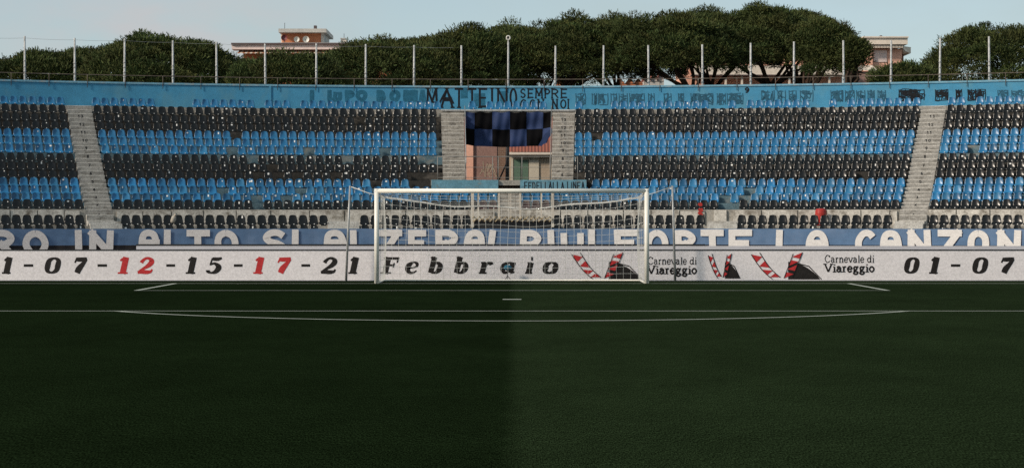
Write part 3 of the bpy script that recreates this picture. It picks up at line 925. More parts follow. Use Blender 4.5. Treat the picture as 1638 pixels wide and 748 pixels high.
for i, (x, yt) in enumerate(POLES):
    r = R_BACK + 0.33
    ph = phi_at(x, r)
    d = YC + r * math.cos(ph)
    zt = pz(yt, d)
    if x < 813: lab = 'grey steel fence pole above the blue wall, %s to the left of the lamp mast' % ordinal(len(left_i) - i)
    else: lab = 'grey steel fence pole above the blue wall, %s to the right of the lamp mast' % ordinal(i - len(left_i) + 1)
    root = empty('fence_pole', pol(ph, r, ROWS[14][1]), lab, 'pole', 'steel poles behind the blue wall')
    lean = R_.uniform(-.04, .04)
    b0, t0 = Vector(pol(ph, r, ROWS[14][1])), Vector(pol(ph, r, zt)) + Vector((lean, 0, 0))
    mb = MB(); mb.tube([b0, t0], .062, 'pole_grey', 10, r1=.05); mb.build('shaft', root)
    for q in (.45, .52, .60, .67):
        mb = MB()
        c = b0.lerp(t0, q * .95 + R_.uniform(-.015, .015))
        mb.tube([c, c + Vector((0, 0, .06))], .074, 'galv', 8)
        mb.build('clamp_band', root)
r = R_BACK + .33
ph = phi_at(813, r); d = YC + r * math.cos(ph)
root = empty('lamp_mast', pol(ph, r, ROWS[14][1]), 'grey pole topped by a round white spotlight above the middle of the wall', 'lamp mast')
mb = MB(); mb.tube([pol(ph, r, ROWS[14][1]), pol(ph, r, pz(67, d))], .062, 'pole_grey', 10, r1=.05); mb.build('shaft', root)
c = Vector(pol(ph, r, pz(61, d)))
mb = MB()
N = 16
ring = [c + Vector((.105 * math.cos(2 * math.pi * k / N), -.10, .105 * math.sin(2 * math.pi * k / N))) for k in range(N + 1)]
mb.tube(ring, .035, 'dish_white', 8, caps=False)
mb.tube([c + Vector((0, -.09, 0)), c + Vector((0, .16, .03))], .10, 'dark_metal', 14, r1=.08)
mb.tube([c + Vector((0, .05, -.08)), c + Vector((0, .0, -.26))], .035, 'pole_grey', 8)
mb.build('spotlight', root)
# wire strung between the poles (what is left of the netting)
mb = MB()
tops = [(x, yt) for x, yt in POLES if x < 760]
pts = []
for (x0, y0), (x1, y1) in zip(tops[:-1], tops[1:]):
    for k in range(6):
        t = k / 6
        xx, yy = x0 + (x1 - x0) * t, y0 + (y1 - y0) * t + 3 + 4 * t * (1 - t)
        p_ = phi_at(xx, R_BACK + .27)
        pts.append(pol(p_, R_BACK + .27, pz(yy, YC + (R_BACK + .27) * math.cos(p_))))
mb.tube(pts, .006, 'galv', 4)
mb.build('fence_wire', label='thin sagging wire strung between the grey poles above the wall', cat='wire')

# ------------------------------------------------------------------ seats
def seat_mesh():
    """a moulded bucket seat: pan, curved back and a low bracket; x across, y backwards, z up from the tread"""
    prof = [(-.02, .035, .42), (-.005, .095, .445), (.06, .105, .45), (.20, .085, .445), (.30, .10, .43), (.355, .18, .41), (.385, .29, .39), (.405, .39, .355), (.412, .455, .315), (.415, .487, .24)]
    nu = 8
    v, f = [], []
    for side in (0, 1):
        for j, (y, zz, w) in enumerate(prof):
            for i in range(nu + 1):
                u = i / nu * 2 - 1
                x = u * w / 2
                back = min(1, max(0, (j - 4) / 2))
                yy = y - .055 * back * u * u - .012 * side * (-1) * back
                zc = zz + .030 * (1 - back) * u * u - (.012 * side * (1 - back)) - (.022 * u * u if j >= 7 else 0)
                v.append((x, yy - .19, zc))
    n1 = (nu + 1)
    nv = len(prof)
    for side in (0, 1):
        o = side * nv * n1
        for j in range(nv - 1):
            for i in range(nu):
                q = (o + j * n1 + i, o + j * n1 + i + 1, o + (j + 1) * n1 + i + 1, o + (j + 1) * n1 + i)
                f.append(q if side == 0 else q[::-1])
    o = nv * n1
    for j in range(nv - 1):                # rims
        f.append((j * n1, (j + 1) * n1, o + (j + 1) * n1, o + j * n1))
        f.append((j * n1 + nu, o + j * n1 + nu, o + (j + 1) * n1 + nu, (j + 1) * n1 + nu))
    for i in range(nu):
        f.append((i, o + i, o + i + 1, i + 1))
        t = (nv - 1) * n1
        f.append((t + i, t + i + 1, o + t + i + 1, o + t + i))
    nsm = len(f)
    b = len(v)
    v += [(-.13, -.08, 0), (.13, -.08, 0), (.13, .10, 0), (-.13, .10, 0), (-.10, -.08, .078), (.10, -.08, .078), (.10, .10, .078), (-.10, .10, .078)]
    for q in ((0, 1, 5, 4), (1, 2, 6, 5), (2, 3, 7, 6), (3, 0, 4, 7)):
        f.append(tuple(b + k for k in q))
    b = len(v)  # glint on the front lip, built in as a small white cap
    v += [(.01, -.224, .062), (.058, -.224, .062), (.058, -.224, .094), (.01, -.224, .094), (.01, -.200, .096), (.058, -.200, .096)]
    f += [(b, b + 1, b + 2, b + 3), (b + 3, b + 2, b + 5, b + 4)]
    return v, f, nsm
SV, SF, SNS = seat_mesh()
SVn = np.array(SV)
def seat_data(name, mt):
    me = bpy.data.meshes.new(name)
    me.from_pydata(SV, [], SF)
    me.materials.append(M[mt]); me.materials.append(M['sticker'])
    me.polygons.foreach_set('material_index', [1 if i >= len(SF) - 2 else 0 for i in range(len(SF))])  # last faces are the lip glint, in the same white as the stickers
    me.polygons.foreach_set('use_smooth', [i < SNS for i in range(len(SF))])
    me.update()
    return me
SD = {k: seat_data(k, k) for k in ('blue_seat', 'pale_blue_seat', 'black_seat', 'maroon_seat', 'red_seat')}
def sticker_pts(kind):
    """a small label or splash of white on the back of a seat, a few mm off it"""
    w, h = ((.045, .035), (.03, .05), (.022, .022))[kind]
    cx, cz = R_.uniform(-.08, .08), R_.uniform(.33, .40)
    def on(x, zz):
        return (x, -.19 + .385 + (zz - .29) * .22 - .055 * (x / .17) ** 2 - .014, zz)
    return [on(cx - w, cz - h), on(cx + w, cz - h), on(cx + w, cz + h), on(cx - w, cz + h)]

COLOUR = {-1: 'black', 0: 'black', 1: 'black', 14: 'blue'}
for k in (2, 3, 4, 8, 9, 10): COLOUR[k] = 'blue'
for k in (5, 6, 7, 11, 12, 13): COLOUR[k] = 'black'
ROWNAME = {-1: 'hidden front row', 0: 'front row above the banner', 1: 'black row above concrete wall', 2: 'lower blue band bottom row', 3: 'lower blue band middle row', 4: 'lower blue band top row',
           5: 'lower black band bottom row', 6: 'lower black band middle row', 7: 'lower black band top row', 8: 'upper blue band bottom row', 9: 'upper blue band middle row', 10: 'upper blue band top row'}
GAPS = {14: [(106, 143), (246, 302), (408, 418), (461, 473), (546, 557), (701, 746), (757, 774), (882, 918), (932, 975), (1132, 1160), (1172, 1188), (1202, 1212), (1292, 1318), (1334, 1349), (1393, 1406), (1478, 1518), (1547, 1566)],
        0: [(143, 195), (523, 575), (754, 888), (1129, 1180), (1429, 1478)],
        -1: [(143, 195), (523, 575), (754, 888), (1129, 1180), (1429, 1478)],
        4: [(448, 462), (590, 612), (652, 948)],
        3: [(352, 366), (470, 485), (500, 512), (1195, 1206)],
        2: [(176, 184), (405, 416), (452, 466), (1148, 1166), (1184, 1192)],
        1: [(196, 204), (404, 424), (540, 552), (1166, 1178)],
        7: [(398, 418), (552, 566), (676, 698)], 6: [(432, 448)], 5: [(400, 420), (436, 448), (464, 478), (528, 545), (655, 698), (922, 940)],
        10: [(378, 392), (352, 360)], 9: [(470, 480)], 8: [(362, 376), (490, 500)], 13: [], 12: [(562, 578)], 11: []}
PITCH = 0.478
seats = []                                # (row, block, order from the stairs, phi, radius, z)
for k in range(-1, 15):
    rr, zz = ROWS[k]
    half = 0.66 / rr
    e_l = lambda x: phi_at(x, rr)
    if k >= 5 and k < 14:
        inner_l, inner_r = e_l(699), e_l(919)
    elif k in (1, 2, 3):
        inner_l, inner_r = e_l(796), e_l(834)
    elif k == 4:
        inner_l, inner_r = e_l(655), e_l(946)
    else:
        inner_l = inner_r = 0.0
    far = rad(26.5)
    wide = 0.66 if k > 0 else 0.80
    blocks = [(PH_L - wide / rr, -far, -1), (PH_L + wide / rr, inner_l, 1), (PH_R - wide / rr, inner_r, -1), (PH_R + wide / rr, far, 1)]
    for bi, (a, b, sg) in enumerate(blocks):
        n = int((abs(b - a) * rr) / PITCH)
        q = 0
        for i in range(n):
            ph = a + sg * (i + .52) * PITCH / rr * (1.0 if bi in (0, 3) else abs(b - a) * rr / (n * PITCH))
            p = pol(ph, rr, zz)
            xp = px_of(p)
            if any(g0 < xp < g1 for g0, g1 in GAPS.get(k, [])):
                continue
            if k < 14 and R_.random() < 0.006:
                continue
            q += 1
            seats.append((k, bi, q, ph, rr, zz, xp))
rows_vis = {'black': [0, 1, 5, 6], 'blue': [2, 3, 4, 8]}
single, rest = {'black': [], 'blue': []}, {'black': [], 'blue': []}
for c in ('black', 'blue'):
    mine = [s for s in seats if COLOUR[s[0]] == c]
    pri = sorted([s for s in mine if s[0] in rows_vis[c] and -4 < s[6] < 1642], key=lambda s: (rows_vis[c].index(s[0]), -abs(s[6] - CX)))
    single[c] = pri[:300]
    ids = set(id(s) for s in single[c])
    rest[c] = [s for s in mine if id(s) not in ids]
BLOCK = {0: 'outward from left stairs', 1: 'inward from left stairs', 2: 'inward from right stairs', 3: 'outward from right stairs'}
def sticker_chance(k, xp):
    if 395 < xp < 560 and k in (1, 2, 4, 5, 6, 7): return .75
    if 560 < xp < 700: return .35
    if 1000 < xp < 1250 and k in (5, 6, 7, 11, 12, 13): return .30
    if 340 < xp < 400: return .35
    return .10 if xp < 1300 else .06
for c in ('black', 'blue'):
    for (k, bi, q, ph, rr, zz, xp) in single[c]:
        dk = c + '_seat'
        col = c
        if k == 1 and 762 < xp < 884:
            dk, col = 'maroon_seat', 'maroon'
        elif c == 'blue' and R_.random() < .2:
            dk = 'pale_blue_seat'
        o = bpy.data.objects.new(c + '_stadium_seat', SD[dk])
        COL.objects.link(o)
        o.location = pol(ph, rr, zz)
        o.rotation_euler = (R_.gauss(0, .015), R_.gauss(0, .012), -ph + R_.gauss(0, .03))
        if k == 0:
            o.scale = (1.05, 1, 1.08)
        tag(o, '%s plastic seat in %s, %s %s' % (col, ROWNAME[k], ordinal(q), BLOCK[bi]), 'seat', '%s plastic seats on the terrace' % c)
        if R_.random() < sticker_chance(k, xp):
            mb = MB()
            for _ in range(R_.choice((1, 1, 2, 2, 3)) if 395 < xp < 560 else 1):
                mb.quad(sticker_pts(R_.choice((0, 1, 2))), 'sticker')
            st = mb.build('sticker')
            st.parent = o
    V, Fc, mids, sm = [], [], [], []
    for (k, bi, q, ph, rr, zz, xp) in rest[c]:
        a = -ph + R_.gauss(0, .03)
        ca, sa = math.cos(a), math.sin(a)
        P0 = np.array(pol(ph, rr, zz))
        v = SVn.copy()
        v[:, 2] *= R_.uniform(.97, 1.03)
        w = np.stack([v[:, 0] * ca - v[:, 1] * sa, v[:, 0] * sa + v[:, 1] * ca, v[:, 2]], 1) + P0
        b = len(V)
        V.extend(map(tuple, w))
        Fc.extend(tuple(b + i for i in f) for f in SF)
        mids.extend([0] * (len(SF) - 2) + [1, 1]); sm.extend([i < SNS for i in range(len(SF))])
        if R_.random() < sticker_chance(k, xp):
            for _ in range(R_.choice((1, 2)) if 395 < xp < 560 else 1):
                b = len(V)
                for p in sticker_pts(R_.choice((0, 1, 2))):
                    V.append((p[0] * ca - p[1] * sa + P0[0], p[0] * sa + p[1] * ca + P0[1], p[2] + P0[2]))
                Fc.append((b, b + 1, b + 2, b + 3)); mids.append(1); sm.append(False)
    me = bpy.data.meshes.new(c + '_seating')
    me.from_pydata(V, [], Fc)
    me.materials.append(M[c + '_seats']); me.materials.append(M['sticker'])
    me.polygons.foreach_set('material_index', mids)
    me.polygons.foreach_set('use_smooth', sm)
    me.update()
    o = bpy.data.objects.new(c + '_seating', me)
    COL.objects.link(o)
    tag(o, 'remaining %s plastic seats of the upper and outer rows' % c, 'seating', None, 'stuff')
print('SEATS', {c: (len(single[c]), len(rest[c])) for c in single})

# loose things on the stand
ph = phi_at(1313, 63.3)
mb = MB()
NB = 22
prev = None
for zz, rr in ((0, .21), (.03, .24), (.30, .275), (.60, .275), (.74, .26), (.80, .22), (.825, .12), (.83, .0)):
    cur = [(rr * math.cos(2 * math.pi * k / NB), rr * math.sin(2 * math.pi * k / NB), zz) for k in range(NB)]
    if prev:
        for k in range(NB):
            mb.quad([prev[k], prev[(k + 1) % NB], cur[(k + 1) % NB], cur[k]], 'red_seat', True)
    prev = cur
o = mb.build('red_barrel', label='rounded red plastic barrel standing against the low concrete wall', cat='barrel')
o.location = pol(ph, 63.3, 1.505)
ph = phi_at(275, 62.3)
mb = MB()
mb.sphere((0, 0, .20), .13, .12, .20, 'sack', 12, 9, .10)
mb.tube([(0, 0, .36), (.03, 0, .44), (.06, -.02, .47)], .05, 'sack', 8, r1=.07)
o = mb.build('cloth_sack', label='pale cloth sack tied at the top left among the front black seats', cat='sack')
o.location = pol(ph, 62.2, 1.62); o.rotation_euler = (0, rad(18), 0)

# ------------------------------------------------------------------ landing: railing, lettering, flag
LT = 'FEDELI ALLA LINEA'
mb = MB()
def pfn(u, v, lift): return pol(u / 66.02, 66.02 - .003 - lift, v)
x = phi_at(838, 66.02) * 66.02
x1 = phi_at(936, 66.02) * 66.02
wch = [(.10 if c == ' ' else .09 if c == 'I' else .20) for c in LT]
sc = (x1 - x) / sum(wch)
for c, w in zip(LT, wch):
    if c != ' ':
        mb = MB()
        draw_cap(mb, c, x + .012, x + w * sc - .03, PF_Z - .46, PF_Z - .06 + R_.uniform(-.03, .0), .045, pfn, 'graffiti_black', .004, 0, .05)
        mb.build('painted_letter', panel)
    x += w * sc

rt = empty('landing_railing', pol(0, 66.3, PF_Z), 'grey steel railing with thin bars across the central landing', 'railing')
ztop = pz(250.5, YC + 66.4)
A0, A1 = phi_at(700, 66.4), phi_at(924, 66.4)
mb = MB()
for zz, rr in ((ztop, .024), (PF_Z + (ztop - PF_Z) * .55, .014), (PF_Z + (ztop - PF_Z) * .12, .014)):
    mb.tube([pol(A0 + (A1 - A0) * k / 8, 66.4, zz) for k in range(9)], rr, 'rail_grey', 6)
mb.build('rails', rt)
for x in (700, 744, 788, 797, 835, 880, 924):
    mb = MB()
    p = phi_at(x, 66.4)
    mb.tube([pol(p, 66.4, PF_Z), pol(p, 66.4, ztop)], .024, 'rail_grey', 6)
    mb.build('post', rt)
# thin long rails up the sides of the opening
for x, lab in ((745, 'thin pale handrail up the stairs at the left edge of the opening'), (880.5, 'thin dark handrail up the stairs at the right edge of the opening')):
    p0 = VL + .0006 if x < 800 else VR - .0006
    mb = MB()
    mb.tube([pol(p0, riser(5) + .05, PF_Z + .9), pol(p0, riser(13), ROWS[13][1] + .55)], .022, 'galv' if x < 800 else 'rail_grey', 6)
    for k in (5, 7, 9, 11, 13):
        mb.tube([pol(p0, riser(k) + .1, ROWS[k][1] - (.2)), pol(p0, riser(k) + .1, ROWS[k][1] + .62)], .018, 'galv' if x < 800 else 'rail_grey', 6)
    mb.build('handrail', label=lab, cat='handrail')

# chequered flag
fl = MB()
fr = riser(14) - .12
d = YC + fr
cols = [745, 760, 787, 815, 842, 868, 883]
NU, NV = 78, 32
def flag_pt(i, j):
    u, v = i / NU, j / NV
    x = 745 + (883 - 745) * u
    bot = 234.5 - .8 * math.sin(u * 9 + .6) - (5.5 * max(0, (u - .84) / .16)) - 3.0 * max(0, (.10 - u) / .10)
    sag = 1.6 * abs(math.sin(u * math.pi * 6)) * (1 - v)
    y = 178.5 + sag + (bot - 178.5) * v
    if u > .86:                            # the loose corner is blown forward and folded
        x -= (u - .86) * 60 * v * v
    yy = d - .06 + .035 * math.sin(u * 26 + v * 3) * (.35 + v) + .025 * math.sin(u * 61 + 4 * v) + .05 * math.sin(v * 9 + u * 5)
    if u > .86:
        yy -= (u - .86) * 4.0 * v
    return (px(x, d), yy, pz(y, d))
P = [[flag_pt(i, j) for j in range(NV + 1)] for i in range(NU + 1)]
for i in range(NU):
    xm = 745 + (883 - 745) * (i + .5) / NU
    c = sum(1 for q in cols[1:-1] if xm > q)
    for j in range(NV):
        b = 1 if (j + .5) / NV > .515 else 0
        fl.quad([P[i][j + 1], P[i + 1][j + 1], P[i + 1][j], P[i][j]], 'flag_blue' if (c + b) % 2 == 0 else 'flag_black', True)
# blue corner turned over towards the pitch
tri = [(883, 205), (872, 214), (861, 233), (866, 234), (875, 225), (884, 212)]
fl.quad([(px(x, d - .6), d - .6 - .012 * k, pz(y, d - .6)) for k, (x, y) in enumerate(tri)], 'flag_blue')
fl.build('chequered_flag', label='large blue and black chequered flag hanging across the opening of the stand', cat='flag')

# ------------------------------------------------------------------ gate at the foot of the central stair
gt = empty('entrance_gate', (0, YC + 61.45, 1.2), 'cream metal barred gate behind the goal net, below the central landing', 'gate')
gd = YC + 61.45
for x, w, y0 in ((755, .05, 363), (757.5, .02, 363), (765, .035, 349), (798, .045, 349), (814, .02, 349), (817, .02, 349), (832, .05, 349), (866, .035, 349), (884, .065, 363)):
    mb = MB()
    X = px(x, gd)
    mb.box(X - w, X + w, gd - .03, gd + .03, max(pz(y0, gd), 1.18), pz(306, gd), 'gate_cream')
    mb.build('bar', gt)
mb = MB()
for y in (307, 322, 335):
    mb.box(px(755, gd), px(884, gd), gd + .033, gd + .06, pz(y, gd), pz(y, gd) + (.04 if y == 307 else .022), 'gate_cream')
mb.build('cross_rails', gt)
mb = MB()
mb.box(px(757, gd), px(884, gd), gd + .065, gd + .3, 1.07, pz(352, gd), 'black_frame')
mb.build('base_panel', gt)
mb = MB()
N = 150
for kk in range(2):
    mb.tube([(px(756 + 128 * k / N, gd), gd - .06 - .05 * math.cos(k * .62 + kk * 3.14), pz(349.0 + kk * 2.6, gd) + .07 * math.sin(k * .62 + kk * 3.14)) for k in range(N + 1)], .028, 'rope_tan', 5)
mb.build('coiled_rope', label='tan twisted rope coiled along the bottom of the cream gate', cat='rope')

# ------------------------------------------------------------------ banner on the front of the stand
bn = empty('cloth_banner', pol(0, 60.9, .2), 'long blue cloth banner with big white capitals along the foot of the stand', 'banner')
RB = 60.93
mb = MB()
B0, B1 = phi_at(-120, RB), phi_at(1760, RB)
n = 420
top0 = 1.375
def bwave(a):
    return .018 * math.sin(a * 230) + .012 * math.sin(a * 611 + 1)
for k in range(n):
    a, b = B0 + (B1 - B0) * k / n, B0 + (B1 - B0) * (k + 1) / n
    ta, tb = top0 - .012 * abs(math.sin(a * 190)), top0 - .012 * abs(math.sin(b * 190))
    zs = [(.0, 'banner_black'), (.615, 'banner_blue'), (1.0, 'banner_blue'), (None, None)]
    for (z0, mt), (z1, _) in zip(zs[:-1], zs[1:]):
        za, zb_ = (ta, tb) if z1 is None else (z1, z1)
        ka = lambda z, q: RB + bwave(q) * (1.2 - z) * .9
        mb.quad([pol(a, ka(z0, a), z0), pol(b, ka(z0, b), z0), pol(b, ka(zb_, b), zb_), pol(a, ka(za, a), za)], mt, True)
mb.build('cloth', bn)
BL = [('R', -16, 24), ('O', 36, 77), ('I', 119, 132), ('N', 142, 181), ('a', 221, 256), ('L', 262, 284), ('T', 297, 336), ('O', 343, 382), ('S', 420, 459), ('I', 466, 478), ('a', 517, 554), ('L', 560, 582), ('Z', 606, 643), ('E', 653, 682),
      ('R', 697, 733), ('a', 742, 776), ("'", 779, 794), ('P', 832, 866), ('I', 876, 887), ('U', 897, 933), ("'", 940, 953), ('F', 983, 1020), ('O', 1033, 1070), ('R', 1080, 1113), ('T', 1121, 1158), ('E', 1166, 1204), ('L', 1241, 1266), ('a', 1289, 1325),
      ('C', 1368, 1402), ('a', 1407, 1443), ('N', 1452, 1489), ('Z', 1499, 1539), ('O', 1547, 1583), ('N', 1595, 1633), ('E', 1652, 1690)]
def bfn(u, v, lift): return pol(u / RB, RB - .045 - lift, v)
for ch, x0, x1 in BL:
    a, b = phi_at(x0, RB) * RB, phi_at(x1, RB) * RB
    mb = MB()
    draw_cap(mb, ch, a, b, .04 + R_.uniform(-.02, .02), 1.33 + R_.uniform(-.02, .01), .31, bfn, 'banner_white', .004, 0, .03, lean=R_.uniform(-.06, .03))
    mb.build('capital_letter', bn)

# ------------------------------------------------------------------ advertising boards
DB = 55.2
SX0, SX1 = -17.6, 17.6
zt = pz(399.5, DB)
ad = empty('advertising_board', (0, DB, 0), 'long white advertising board with dates and month in fat slanted figures behind the goal', 'advertising board')
mb = MB(); mb.box(SX0, SX1, DB, DB + .14, 0.02, zt - .02, 'white_board'); mb.build('panel', ad)
mb = MB()
mb.box(SX0, SX1, DB - .012, DB + .15, zt - .018, zt + .012, 'black_frame')
mb.box(SX0, SX1, DB - .010, DB + .15, -.0, .018, 'grey_strip')
mb.build('frame', ad)
def adfn(u, v, lift): return (u, DB - lift, v)
Y1, Y0 = 411, 437.5
dates = [('0', -36, -9), ('1', 1, 21), ('-', 38, 53), ('0', 70, 99), ('7', 114, 140), ('-', 156, 171), ('-', 266, 280), ('1', 295, 316), ('5', 328, 357), ('-', 374, 388), ('-', 482, 496), ('2', 512, 541), ('1', 555, 575)]
dates2 = [('0', 1445, 1472), ('1', 1484, 1504), ('-', 1521, 1536), ('0', 1554, 1582), ('7', 1596, 1623), ('-', 1640, 1655)]
reds = [('1', 186, 208), ('2', 219, 248), ('1', 403, 424), ('7', 439, 466)]
month = [('F', 607, 637), ('e', 647, 671), ('b', 683, 710), ('b', 724, 751), ('r', 764, 788), ('a', 799, 825), ('i', 838, 857), ('o', 867, 894)]
def board_text(name, items, mt):
    for ch, x0, x1 in items:
        mb = MB()
        draw_fat(mb, ch, px(x0, DB), px(x1, DB), pz(Y0, DB), pz(Y1, DB), adfn, mt)
        mb.build('dash' if ch == '-' else name, ad)
board_text('date_figure', dates, 'ink')
board_text('date_figure', dates2, 'ink')
board_text('red_date_figure', reds, 'red_ink')
board_text('month_letter', month, 'ink')
for x0, x1, dy in ((1036, 1115, 3), (1319, 1399, 0)):
    mb = MB()
    draw_roman(mb, 'Carnevale di', px(x0, DB), px(x1, DB), pz(419.5 + dy, DB), 11.5 / F_PX * DB, .024, adfn, 'ink')
    draw_roman(mb, 'Viareggio', px(x0, DB), px(x1 + 1, DB), pz(434.5 + dy, DB), 12.5 / F_PX * DB, .046, adfn, 'ink')
    mb.build('event_lettering', ad)
# plain red and black shapes where the printed emblem stands
def emblem(x0, sc_, y0, y1):
    mb = MB()
    H = y1 - y0
    def pt(u, v, lift): return (px(x0 + u * sc_, DB), DB - lift, pz(y1 - v * H, DB))
    def poly(pts, mt, lift): mb.quad([pt(u, v, lift) for u, v in pts], mt)
    dome = [(.55, .02)] + [(.55 + .45 * t, .02 + .62 * math.cos(t * math.pi / 2) ** .8) for t in [k / 12 for k in range(13)]]
    poly(dome, 'ink', .004)
    kk = 0
    for (a0, a1, b0, b1, nn) in (((.03, .90), (.33, .03), (.15, .96), (.44, .10), 4), ((.49, .06), (.62, .92), (.61, .10), (.75, .97), 4)):
        A = lambda t: (a0[0] + (a1[0] - a0[0]) * t, a0[1] + (a1[1] - a0[1]) * t - .10 * math.sin(math.pi * t) * (a1[1] < a0[1]))
        B = lambda t: (b0[0] + (b1[0] - b0[0]) * t, b0[1] + (b1[1] - b0[1]) * t - .10 * math.sin(math.pi * t) * (b1[1] < b0[1]))
        for q in range(nn):
            t0, tm, t1 = q / nn, (q + .5) / nn, (q + 1) / nn
            poly([A(t0), A(t1), B(tm)] if (q % 2 == 0 or nn < 3) else [B(t0), B(t1), A(tm)], 'red_ink', .006 + kk * .0006)
            kk += 1
        for fnn in (A, B):
            ribbon(mb, [(px(x0 + fnn(t / 8)[0] * sc_, DB), pz(y1 - fnn(t / 8)[1] * H, DB), .022) for t in range(9)], adfn, 'ink', .0115 + kk * .0004)
            kk += 1
    ribbon(mb, [(px(x0 + .58 * sc_, DB), pz(y1 - .66 * H, DB), .022), (px(x0 + .84 * sc_, DB), pz(y1 - .48 * H, DB), .03), (px(x0 + 1.02 * sc_, DB), pz(y1 - .02 * H, DB), .022)], adfn, 'ink', .005)
    return mb.build('emblem', ad)
emblem(911, 114, 402, 447.5)
emblem(1198, 114, 402, 447.5)
emblem(1131, 52, 404, 446)

DB2 = 56.6
b2 = empty('rear_board', (0, DB2, 0), 'second white board whose plain top edge shows above the dated board', 'advertising board')
X0, X1 = px(218, DB2), 17.9
mb = MB(); mb.box(X0, X1, DB2, DB2 + .1, 0, pz(393.2, DB2), 'grey_strip'); mb.build('panel', b2)
mb = MB(); mb.box(X0, px(1128, DB2), DB2 - .004, DB2 + .104, pz(393.0, DB2), pz(390.3, DB2), 'black_frame'); mb.build('top_strip', b2)
for k in range(8):
    mb = MB()
    X = X0 + .5 + k * 3.6
    mb.tube([(X, DB2 + .11, pz(396, DB2)), (X, DB2 + .62, 0)], .02, 'galv', 6)
    mb.build('strut', b2)

# ------------------------------------------------------------------ goal
gl = empty('football_goal', (0, D0, 0), 'white football goal with a square mesh net on the goal line', 'goal')
PXL, PXR = px(602.5, D0), px(1034.5, D0)
HB = 2.50
for X in (PXL, PXR):
    mb = MB(); mb.tube([(X, D0, 0), (X, D0, HB + .055)], .064, 'goal_white', 16); mb.build('goalpost', gl)
mb = MB(); mb.tube([(PXL - .05, D0, HB), (PXR + .05, D0, HB)], .062, 'goal_white', 16); mb.build('crossbar', gl)
net = MB()
DEP = 1.95
GX0, GX1 = PXL + .06, PXR - .06
SAG = .30
def rear_top(t): return 2.36 - SAG * 4 * t * (1 - t) * (1 - .15 * math.sin(t * 19))
nx = int((GX1 - GX0) / .205)
RN = .0047
def rearx(t): return GX0 + .04 + (GX1 - GX0 - .08) * t
rn = random.Random(3)
# back sheet, hanging a little loose
def back(t, s):
    zt_ = rear_top(t)
    return Vector((rearx(t) + .02 * math.sin(s * 6 + t * 31), D0 + DEP - .22 * math.sin(s * math.pi) * (.6 + .4 * math.sin(t * 9)), .03 + (zt_ - .03) * s))
for i in range(nx + 1):
    t = i / nx
    net.tube([back(t, s / 8) for s in range(9)], RN, 'net_white', 3, caps=False)
nz_ = 12
for j in range(nz_ + 1):
    net.tube([back(i / 36, j / nz_) for i in range(37)], RN, 'net_white', 3, caps=False)
# roof sheet from the bar back to the slack rope
def roof(t, s):
    a = Vector((GX0 + (GX1 - GX0) * t, D0 + .05, HB - .05)); b = Vector((rearx(t), D0 + DEP, rear_top(t)))
    p = a.lerp(b, s)
    p.z -= .16 * math.sin(s * math.pi) * (.5 + 2 * t * (1 - t))
    return p
for i in range(nx + 1):
    net.tube([roof(i / nx, s / 6) for s in range(7)], RN, 'net_white', 3, caps=False)
for j in range(0, 10):
    net.tube([roof(i / 36, j / 9) for i in range(37)], RN, 'net_white', 3, caps=False)
# side sheets
for sgn, X in ((-1, GX0), (1, GX1)):
    def side(s, q):
        zt_ = (HB - .05) + (2.36 - HB + .05) * s
        return Vector((X - sgn * (.03 + .10 * math.sin(q * math.pi) * math.sin(s * math.pi)), D0 + .06 + (DEP - .06) * s, .03 + (zt_ - .03) * q))
    for i in range(10):
        net.tube([side(i / 9, q / 6) for q in range(7)], RN, 'net_white', 3, caps=False)
    for j in range(nz_ + 1):
        net.tube([side(s / 6, j / nz_) for s in range(7)], RN, 'net_white', 3, caps=False)
net.build('net', gl)
mb = MB()
mb.tube([(rearx(t / 30), D0 + DEP, rear_top(t / 30)) for t in range(31)], .016, 'net_white', 6)
mb.tube([(GX0, D0 + .06, HB - .06), (rearx(0), D0 + DEP, rear_top(0))], .014, 'net_white', 6)
mb.tube([(GX1, D0 + .06, HB - .06), (rearx(1), D0 + DEP, rear_top(1))], .014, 'net_white', 6)
mb.build('top_rope', gl)
mb = MB(); mb.tube([(GX0, D0 + .1, .03), (GX0, D0 + DEP, .03), (GX1, D0 + DEP, .03), (GX1, D0 + .1, .03)], .028, 'goal_white', 8); mb.build('ground_bar', gl)

DP = 54.75
for xb, xt, lab, gx in ((553.5, 560, 'slim grey net pole left of the goal, leaning a little', rearx(0)), (1080, 1075.5, 'slim grey net pole right of the goal, leaning a little', rearx(1))):
    root = empty('net_pole', (px(xb, DP), DP, 0), lab, 'pole', 'poles that hold the goal net')
    mb = MB(); mb.tube([(px(xb, DP), DP, 0), (px((xb + xt) / 2, DP), DP, pz(372, DP)), (px(xt, DP), DP, pz(297, DP))], .036, 'galv', 10, r1=.028); mb.build('shaft', root)
    a, b = Vector((px(xt, DP), DP, pz(298, DP))), Vector((gx, D0 + DEP, rear_top(0)))
    mb = MB(); mb.tube([a, a.lerp(b, .5) - Vector((0, 0, .03)), b], .011, 'net_white', 5); mb.build('guy_rope', root)

# small microphone on a stand behind the net
mc = empty('pitch_microphone', (px(812, 54.9), 54.9, 0), 'small blue furry microphone on a little tripod behind the goal net', 'microphone')
X = px(812, 54.9)
mb = MB(); mb.sphere((X, 54.9, .375), .115, .07, .075, 'mic_blue', 14, 10, .12); mb.build('windshield', mc)
mb = MB(); mb.tube([(X, 54.9, .12), (X, 54.9, .33)], .012, 'dark_metal', 6); mb.build('stand', mc)
for a in (0.4, 2.5, 4.6):
    mb = MB(); mb.tube([(X, 54.9, .15), (X + .12 * math.cos(a), 54.9 + .12 * math.sin(a), 0)], .010, 'dark_metal', 5); mb.build('leg', mc)

